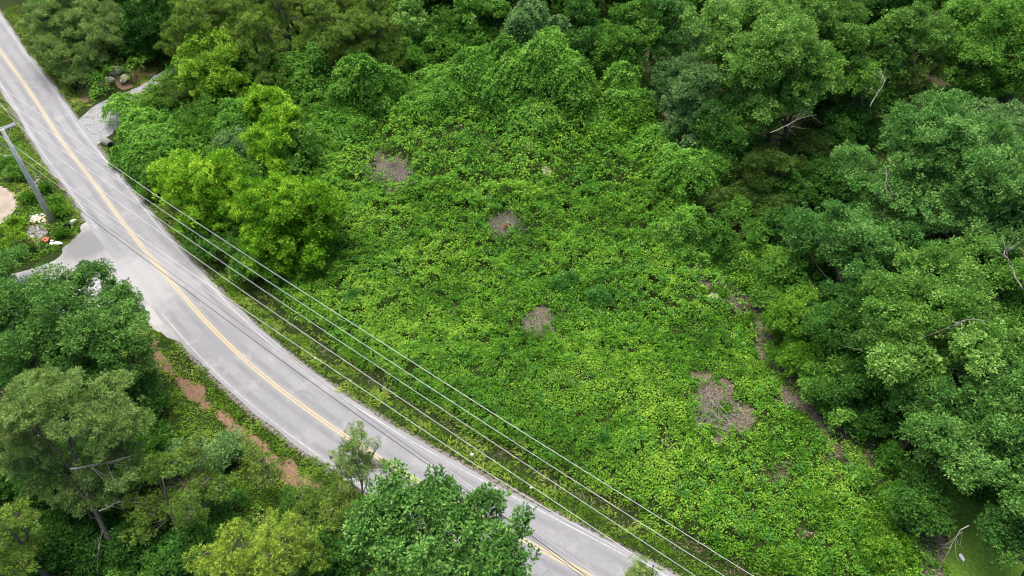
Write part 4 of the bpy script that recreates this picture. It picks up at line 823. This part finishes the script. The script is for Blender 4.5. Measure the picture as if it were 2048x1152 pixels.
def lay_stalks():
    x, y, r = scatter(420000, (-90, 62, 18, 130), 8); ok, u, v = vis(x, y); x, y = x[ok], y[ok]
    pt = patch(x, y, 1); d = road_d(x, y); wild = (~in_poly(x, y, FIELD_R)) & (d > 7) & (y < 75)
    kp = (r.random(len(x)) < pt*1.0) | (wild & in_poly(x-9, y, FIELD_R) & (r.random(len(x)) < .5)) | ((np.abs(d-6.6) < .7) & (r.random(len(x)) < .35)) 
    kp &= line_d(x, y, DRV) > 2.8
    kp &= ~in_poly(x, y, np.array([P(a, b)[:2] for a, b in [(1880,900),(2400,860),(2500,1400),(1870,1300),(1880,1120),(1900,1040)]]))
    x, y = x[kp], y[kp]; n_ = len(x); a = r.uniform(0, 2*math.pi, n_); st = (r.random(n_) < .55) | (in_poly(x+8, y, FIELD_R) & (x < 24))
    ax = np.stack([np.cos(a), np.sin(a), r.normal(0, .25, n_)], 1); LL = np.where(st, r.uniform(.3, .8, n_), r.uniform(.14, .26, n_)); WW = np.where(st, .035, LL*.7)
    V = leaf_quads(np.stack([x, y, H(x, y)+.03+.12*r.random(n_)], 1), ax, np.stack([r.normal(0, .4, n_), r.normal(0, .4, n_), np.ones(n_)], 1), LL, WW)
    tn = .5+r.normal(0, .22, n_)
    tag(quads('dead_stalks', V[st], tn[st], M['stalk']), 'tangle of dry grey brown stalks lying in the bare patches of the field', 'dry stalks', kind='stuff')
    tag(quads('leaf_litter', V[~st], tn[~st], M['litter']), 'reddish brown fallen leaves on the bare ground by the trees', 'leaf litter', kind='stuff')
def lay_under():
    x, y, r = scatter(300000, (-95, 66, 16, 150), 15); ok, u, v = vis(x, y, 120); x, y = x[ok], y[ok]
    d = road_d(x, y); g = vn(x, y, 2.5, 51)*.6+vn(x, y, .8, 52)*.4
    lawn_ = in_poly(x, y, np.array([P(a, b)[:2] for a, b in [(1850,900),(2400,860),(2500,1400),(1870,1300)]]))
    kp = (((~in_poly(x, y, FIELD_R)) & (d > 7)) | ((d < -9.5) & (y < 52) & (line_d(x, y, REDL) > 1.3)) | ((d < -4.5) & (y >= 52) & (g > .55))) & (g > .33) & (line_d(x, y, DRV) > 3) & ~lawn_ & ~in_poly(x, y, SIDE) & (line_d(x, y, SIDE_L) > 3.5)
    kp &= ~in_poly(x, y, np.array([P(a, b)[:2] for a, b in [(-400,300),(0,372),(28,385),(35,415),(20,440),(0,452),(-400,560)]]))
    x, y = x[kp], y[kp]; n_ = len(x); a = r.uniform(0, 2*math.pi, n_)
    z = H(x, y)+.1+vn(x, y, 1.2, 53)*.6*r.random(n_)
    V = leaf_quads(np.stack([x, y, z], 1), np.stack([np.cos(a), np.sin(a), r.normal(0, .35, n_)], 1), np.stack([r.normal(0, .4, n_), r.normal(0, .4, n_), np.ones(n_)], 1), r.uniform(.2, .4, n_), .2)
    tag(quads('woodland_undergrowth', V, .45+r.normal(0, .2, n_)+(vn(x, y, 4, 54)-.5)*.3, M['midgreen']), 'low leafy undergrowth on the floor of the woods', 'undergrowth', kind='stuff')
def lay_weeds():
    x, y, r = scatter(26000, (-90, 66, 18, 125), 77); ok, u, v = vis(x, y); x, y = x[ok], y[ok]; d = road_d(x, y)
    g = vn(x, y, 7, 71)*.6+vn(x, y, 2.5, 72)*.4
    ok = (d > 7.6) & (line_d(x, y, DRV) > 3.4) & in_poly(x-2, y, FIELD_R) & (r.random(len(x)) < sstep(.36, .66, g)*.95+.06) & (patch(x, y) < .35); x, y = x[ok], y[ok]
    n_, k = len(x), 18; hgt = r.uniform(.25, .75, n_)*(.8+.9*sstep(50, 90, y)); z0 = H(x, y)+hump(x, y)+bumps(x, y)*.4
    sc = .22+.20*sstep(40, 110, y)
    f = r.random((n_, k)); off = r.normal(0, 1, (n_, k, 3))*(sc*.75)[:, None, None]*np.array([1, 1, .3])
    p = np.stack([x, y, z0], 1)[:, None]+off+np.array([0, 0, 1])*(f*hgt[:, None])[..., None]
    a = r.uniform(0, 2*math.pi, (n_, k)); ax = np.stack([np.cos(a), np.sin(a), r.normal(.2, .4, (n_, k))], 2); up = r.normal(0, .6, (n_, k, 3))+[0, 0, 1]
    LL = np.repeat(sc, k)*r.uniform(.7, 1.3, n_*k)
    V = leaf_quads(p.reshape(-1, 3), ax.reshape(-1, 3), up.reshape(-1, 3), LL, LL*.5)
    sp_ = r.random(n_)+ (vn(x, y, 5, 73)-.5)*.6; tt = (.42+r.normal(0, .14, n_))[:, None]+r.normal(0, .14, (n_, k)); tt = tt.reshape(-1)
    A = np.repeat(sp_ < .45, k)
    tag(quads('field_weeds', V[A], tt[A], M['weed']), 'darker green leafy weeds growing up through the vines of the open field', 'weeds', kind='stuff')
    tag(quads('tall_vine_shoots', V[~A], tt[~A]+.08, M['vine_pale']), 'lighter yellow green shoots standing above the vines of the open field', 'shoots', kind='stuff')
lay_weeds(); lay_vines(); lay_grass(); lay_stalks(); lay_under()
# ------------------------------------------------------------------ utility pole, cables and roadside litter
pb_ = G(105, 443); PH = 11.4
root = tag(empty('utility_pole', pb_), 'grey concrete utility pole with one crossarm leaning out of the roadside weeds at left', 'utility pole')
PH = 12.8; tp = P(4,259,PH)-pb_; sh = lambda z: tp*z/tp[2]
V, Fq = tubes([([sh(-.3), sh(PH*.5), tp], [.34, .27, .19])], 14); meshpy('shaft', V, Fq, M['concrete'], root, True)
for hz in (3.1, 8.6, 10.2):
    V, Fq = tubes([([sh(hz), sh(hz+.08)], [.33, .33] if hz < 5 else [.25, .25])], 14); meshpy('band', V, Fq, M['metal'], root)
e1 = P(31,248,PH-.15)-pb_; e0 = P(-34,272,PH-.15)-pb_; e0[2] = e1[2]; mid = (e0+e1)/2; dv = e1-e0; al = np.linalg.norm(dv); rz = math.atan2(dv[1], dv[0]); adir = dv/al
V, Fq = merge([box(mid+np.array([-adir[1], adir[0], 0])*.2, (al, .13, .18), rz), box(mid-np.array([-adir[1], adir[0], 0])*.2, (al, .13, .18), rz)]); meshpy('crossarm', V, Fq, M['metal'], root)
V, Fq = tubes([([sh(PH-1.3), mid+adir*1.2+[0, 0, -.1]], [.03, .03])], 6); meshpy('brace', V, Fq, M['metal'], root)
for f in (.47, .0, -.47):
    q = mid+adir*al*f+np.array([0, 0, .09])
    V, Fq = tubes([([q, q+[0, 0, .06], q+[0, 0, .10], q+[0, 0, .16], q+[0, 0, .2], q+[0, 0, .28]], [.04, .09, .05, .08, .05, .03])], 10); meshpy('insulator', V, Fq, M['porcelain'], root, True)
q = sh(9.6); V, Fq = tubes([([q, q+[-.9, .0, -.1], q+[-1.2, 0, -.12]], [.04, .035, .03]), ([q+[-1.1, 0, -.12], q+[-1.5, 0, -.18]], [.1, .08])], 8); meshpy('street_light_arm', V, Fq, M['metal'], root, True)
V, Fq = tubes([([sh(7.6)+[.2, -.12, 0], sh(8.3)+[.2, -.12, 0]], [.08, .08])], 8); meshpy('splice_case', V, Fq, M['metal'], root)
def cable(pts, mat, label, rad=.022, z0=10, z1=10, cat='cable', name='power_line'):
    n = len(pts); s = np.array([p[0] for p in pts], float); zz = np.interp(s, [s[0], s[-1]], [z0, z1])
    Q = np.array([p[2] if len(p) > 2 and p[2] is not None else P(p[0], p[1], z) for p, z in zip(pts, zz)])
    for k, sgn in ((0, -1), (-1, 1)):
        pass
    fit = smooth_line(Q, 1.0, 30); o_ = meshpy(name, *tubes([(fit, [rad]*len(fit))], 5), M[mat], None, True); tag(o_, label, cat); return o_
cable([(-60,130),(0,172),(300,383),(512,523),(892,767),(1024,851),(1504,1151),(1620,1223)], 'cable_bright', 'bright power line farthest from the road, highest over the field', .016, 13.4, 11.8)
cable([(-60,152),(0,193),(270,384),(512,547),(848,767),(1024,882),(1447,1151),(1560,1223)], 'cable_bright', 'second bright power line from the field side', .0145, 13.2, 11.6)
cable([(-60,168),(0,210),(240,384),(512,571),(807,767),(1024,910),(1389,1151),(1500,1224)], 'cable_bright', 'third bright power line counted from the field side', .0145, 13.0, 11.4)
cable([(-60,118),(0,205),(29,249),(207,384),(512,601),(757,767),(1024,946),(1310,1138),(1430,1219)], 'cable_bright', 'bright power line tied to the end of the crossarm', .016, 13.0, 11.0)
cable([(-60,232),(0,270),(152,384),(512,636),(709,767),(1024,980),(1334,1151),(1450,1215)], 'cable_bright', 'bright power line passing just above the pole head, nearest the road', .016, 12.9, 10.6)
cable([(-60,246),(0,285),(130,382),(300,497),(512,655),(655,767),(1024,1031),(1194,1151),(1290,1218)], 'cable_bright', 'thin pale cable low over the road beside the black ones', .009, 9.6, 8.4)
cable([(-60,240),(0,281),(27,302),(125,392),(167,427),(512,684),(627,768),(895,958),(1024,1040),(1171,1151),(1260,1218)], 'cable_black', 'thick black communication cable running low over the road', .026, 8.2, 7.8)
cable([(-60,244),(27,306),(140,400),(512,668),(745,841),(939,981),(1024,1046),(1160,1151),(1250,1220)], 'cable_black', 'thinner black cable just beside the thick one', .015, 8.0, 7.6)
# boulders
def rock(name, c, s, seed, mat, label, cat, group=None):
    import bmesh
    bm = bmesh.new(); bmesh.ops.create_icosphere(bm, subdivisions=3, radius=1); rr = np.random.default_rng(seed); pl = [(unit(rr.normal(0, 1, 3)), rr.uniform(.55, .85)) for _ in range(14)]
    for v in bm.verts:
        p = np.array(v.co)
        for nrm, dd_ in pl:
            e_ = p@nrm-dd_
            if e_ > 0: p = p-nrm*e_
        p = p+rr.normal(0, .02, 3); v.co = tuple(p*np.array(s))
    me = bpy.data.meshes.new(name); bm.to_mesh(me); bm.free(); o = link(name, me, M[mat]); o.location = (c[0], c[1], c[2]+s[2]*.45); o.rotation_euler = (0, 0, rr.uniform(0, 6)); return tag(o, label, cat, group)
rock('boulder', G(231,146), (1.45,1.05,.95), 1, 'rock', 'largest tan boulder under the pine at top left', 'boulder')
rock('boulder', G(250,156), (1.3,.75,.6), 2, 'rock', 'flat tan boulder right of the largest one beside the grass', 'boulder')
rock('boulder', G(219,163), (1.0,.7,.6), 3, 'rock', 'smallest tan boulder nearest the gravel apron', 'boulder')
rock('boulder', G(258,144), (.7,.5,.4), 4, 'log', 'mossy dark stone behind the flat tan boulder', 'boulder')
def tyre(c, R, w_, label, tilt=(0, 0, 0)):
    n, mseg = 28, 10; V = []; Fq = []
    for i in range(n):
        a = 2*math.pi*i/n
        for k in range(mseg):
            b_ = 2*math.pi*k/mseg; rr_ = R-.34*R+.34*R*math.copysign(abs(math.cos(b_))**.6, math.cos(b_))+(.012 if i % 2 and math.cos(b_) > .6 else 0); V.append((rr_*math.cos(a), rr_*math.sin(a), w_/2*math.copysign(abs(math.sin(b_))**.7, math.sin(b_))))
    for i in range(n):
        for k in range(mseg): a = i*mseg+k; b_ = i*mseg+(k+1) % mseg; c_ = ((i+1) % n)*mseg+(k+1) % mseg; d_ = ((i+1) % n)*mseg+k; Fq.append((a, d_, c_, b_))
    o = meshpy('tyre', V, Fq, M['rubber'], None, True); o.location = (c[0], c[1], c[2]+w_*.5+.03); o.rotation_euler = tilt; tag(o, label, 'tyre')
tyre(G(206,179), .52, .28, 'black tyre lying in the weeds below the boulders at top left')
tyre(G(1673,878), .42, .24, 'old tyre lying on the brown litter at the wood edge')
tyre(G(137,455,.1), .38, .26, 'black tyre standing in the weeds right of the pole foot', (1.45, 0, .25))
# concrete culvert pipe
q = G(218,292,.3); dirn = unit(np.array([P(232,300)[0]-P(205,280)[0], P(232,300)[1]-P(205,280)[1], 0])); V = []; Fq = []
a0_ = unit(np.cross(dirn, [0, 0, 1])); n = 20
for (t_, rr_) in ((-1.2, .55), (.45, .55), (.45, .43), (-1.2, .43)):
    for k in range(n): an = 2*math.pi*k/n; V.append(dirn*t_+a0_*rr_*math.cos(an)+np.array([0, 0, 1])*rr_*math.sin(an))
for j in range(3):
    for k in range(n): Fq.append((j*n+k, j*n+(k+1) % n, (j+1)*n+(k+1) % n, (j+1)*n+k))
Fq.append(tuple(3*n+k for k in range(n)))
o = meshpy('culvert_pipe', V, Fq, M['concrete'], None, True); o.location = tuple(q+[.2, 0, .0]); tag(o, 'open concrete culvert pipe end under the gravel apron', 'pipe')
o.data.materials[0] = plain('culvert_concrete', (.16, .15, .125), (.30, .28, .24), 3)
# rubbish beside the pole
rr = np.random.default_rng(3)
br = [(89,478),(93,484),(95,480),(90,486)]
for i in range(9):
    g = G(87+rr.uniform(0, 11), 477+rr.uniform(0, 12), .12+.12*(i > 5)); V, Fq = box((0, 0, 0), (.42, .22, .2), rr.uniform(0, 3)); o = meshpy('brick_block', V, Fq, M['brick']); o.location = tuple(g)
    bv = o.modifiers.new('bevel', 'BEVEL'); bv.width = .02; tag(o, 'red brick block in the small heap of bricks by the side road', 'brick', 'red bricks heaped by the side road')
def bag(c, s, seed, label, mat='whiteplastic', name='plastic_bag'):
    import bmesh
    bm = bmesh.new(); bmesh.ops.create_icosphere(bm, subdivisions=3, radius=1); r_ = np.random.default_rng(seed); k = [(unit(r_.normal(0, 1, 3)), r_.uniform(2, 7), r_.uniform(0, 6)) for _ in range(7)]
    for v in bm.verts:
        p = np.array(v.co); f = 1+sum(.09*math.sin(b_*(p@a)+c_) for a, b_, c_ in k); v.co = tuple(p*f*np.array(s)*(1 if p[2] < .6 else .8))
    me = bpy.data.meshes.new(name); bm.to_mesh(me); bm.free(); o = link(name, me, M[mat]); o.location = (c[0], c[1], c[2]+s[2]*.7); tag(o, label, 'plastic bag' if 'bag' in name else 'debris')
bag(G(148,444), (.34,.25,.22), 1, 'round white plastic bag beside the black tyre near the road')
bag(G(112,489), (.65,.3,.18), 2, 'flattened white plastic bag right of the red bricks')
bag(G(106,485,.1), (.22,.18,.22), 5, 'small crumpled white bag on top of the flattened one')
bag(G(65,474), (.2,.15,.1), 6, 'tiny white scrap on the dark rubbish heap')
bag(G(944,909), (.16,.12,.08), 3, 'white crumpled plastic bag in the ditch at the field edge')
bag(G(433,573), (.18,.14,.08), 4, 'tan paper scrap on the verge left of the ditch', 'board', 'paper_scrap')
bag(G(1062,975), (.1,.08,.05), 9, 'tiny white litter scrap on the verge near the bottom')
bag(G(1712,960,.05), (.26,.26,.18), 7, 'pale round plastic tub on the brown leaf litter', 'metal', 'plastic_tub')
bag(G(1922,1117,.1), (.13,.32,.1), 8, 'white plastic sheet scrap on the mown grass at lower right')
bag(G(630,716), (.1,.08,.05), 12, 'small white scrap beside the road at the middle of the bend')
for i in range(26):
    g = G(62+rr.uniform(0, 32), 436+rr.uniform(-5, 10), .12+.12*rr.random()); V, Fq = box((0, 0, 0), (rr.uniform(.3, .9), rr.uniform(.12, .35), rr.uniform(.03, .08)), rr.uniform(0, 3), rr.uniform(-.4, .4)); o = meshpy('broken_board', V, Fq, M['board' if i % 3 else 'whiteplastic']); o.location = tuple(g)
    tag(o, 'broken tan board in the rubbish heap at the pole foot', 'board', 'broken boards at the pole foot') if i % 3 else tag(o, 'broken white panel piece in the rubbish heap at the pole foot', 'panel', 'white panel pieces at the pole foot')
for nm, lab, cu, cv, ru, rv, n_ in [('rubble_pile', 'dark grey heap of rubbish between the pole foot and the bricks', 74, 464, 22, 13, 260), ('rubble_pile', 'pale grey stony rubble strewn along the verge behind the pole', 72, 372, 16, 34, 200)]:
    parts = []
    c0 = G(cu, cv)
    for k in range(n_):
        a, q_ = rr.uniform(0, 6.28), math.sqrt(rr.random()); g = G(cu+ru*q_*math.cos(a)+(0 if n_ > 210 else (rv*q_*math.sin(a))*.45), cv+rv*q_*math.sin(a)); s_ = rr.uniform(.08, .3)
        parts.append(box(g-c0+[0, 0, .05+.25*(1-q_)*(n_ > 210)], (s_, s_*rr.uniform(.4, 1), s_*.4), rr.uniform(0, 3), rr.uniform(-.6, .6)))
    V, Fq = merge(parts); o = meshpy(nm, V, Fq, M['rubble']); o.location = tuple(c0); tag(o, lab, 'rubble', kind='stuff')
# brush piles
def brush(u, v, ru, rv, n_, label, hot=0, seed=1):
    c0 = G(u, v); mp = mpp(c0); ph = math.atan2(CAMH, c0[1]); rx, ry = ru*mp, rv*mp/math.sin(ph); r_ = np.random.default_rng(seed)
    root = tag(empty('brush_pile', c0), label, 'brush pile')
    def sticks(k, lmin, lmax, r0):
        out = []
        for _ in range(k):
            a, q_ = r_.uniform(0, 6.28), math.sqrt(r_.random())*.9; p = np.array([rx*q_*math.cos(a), ry*q_*math.sin(a), .15+.55*(1-q_)*r_.random()])
            d = unit(np.array([*r_.normal(0, 1, 2), r_.normal(.0, .3)])); L_ = r_.uniform(lmin, lmax); e_ = p+d*L_; e_[2] = max(e_[2], .05); out.append((bend(p, e_, 4, .25, r_), np.linspace(r0, r0*.4, 4)))
        return out
    meshpy('twigs', *tubes(sticks(n_, .6, 1.8, .02), 4), M['twig'], root); meshpy('limbs', *tubes(sticks(max(6, n_//10), 1.0, 2.2, .05), 5), M['bark_pale'], root)
    if hot: meshpy('rusty_stump', *tubes([([(-.3, .2, .1), (0, .1, .5), (.25, -.1, .75)], [.22, .2, .12]), ([(0, .1, .4), (.6, .4, .6)], [.12, .05]), ([(0, 0, .3), (-.3, -.5, .5)], [.1, .04])], 7), M['rust'], root)
M['twig'] = plain('dry_twigs', (.16, .135, .12), (.40, .355, .32), 5, .95)
brush(790, 358, 50, 34, 520, 'wide grey brown brush pile in the upper left of the field', seed=2)
brush(1011, 458, 28, 22, 260, 'small brush pile with a rust red stump at its middle', 1, 3)
brush(1420, 820, 40, 50, 260, 'flattened grey brush heap on the largest bare patch of the field', seed=4)
# logs
def log(pts, rad, label, mat='log'):
    Q = [G(a, b, c) for a, b, c in pts]; s = smooth_line(np.array(Q), .3, 3); V, Fq = tubes([(s-s[0], np.linspace(rad, rad*.75, len(s)))], 9); o = meshpy('log', V, Fq, M[mat], None, True); o.location = tuple(s[0]); tag(o, label, 'log')
log([(1745,997,.12),(1752,990,.16),(1766,988,.12)], .13, 'short curved log on the brown litter at lower right', 'bark_pale')
log([(1790,905,.3),(1812,880,.5),(1830,868,.5)], .45, 'thick mossy log under the pale drooping tree')
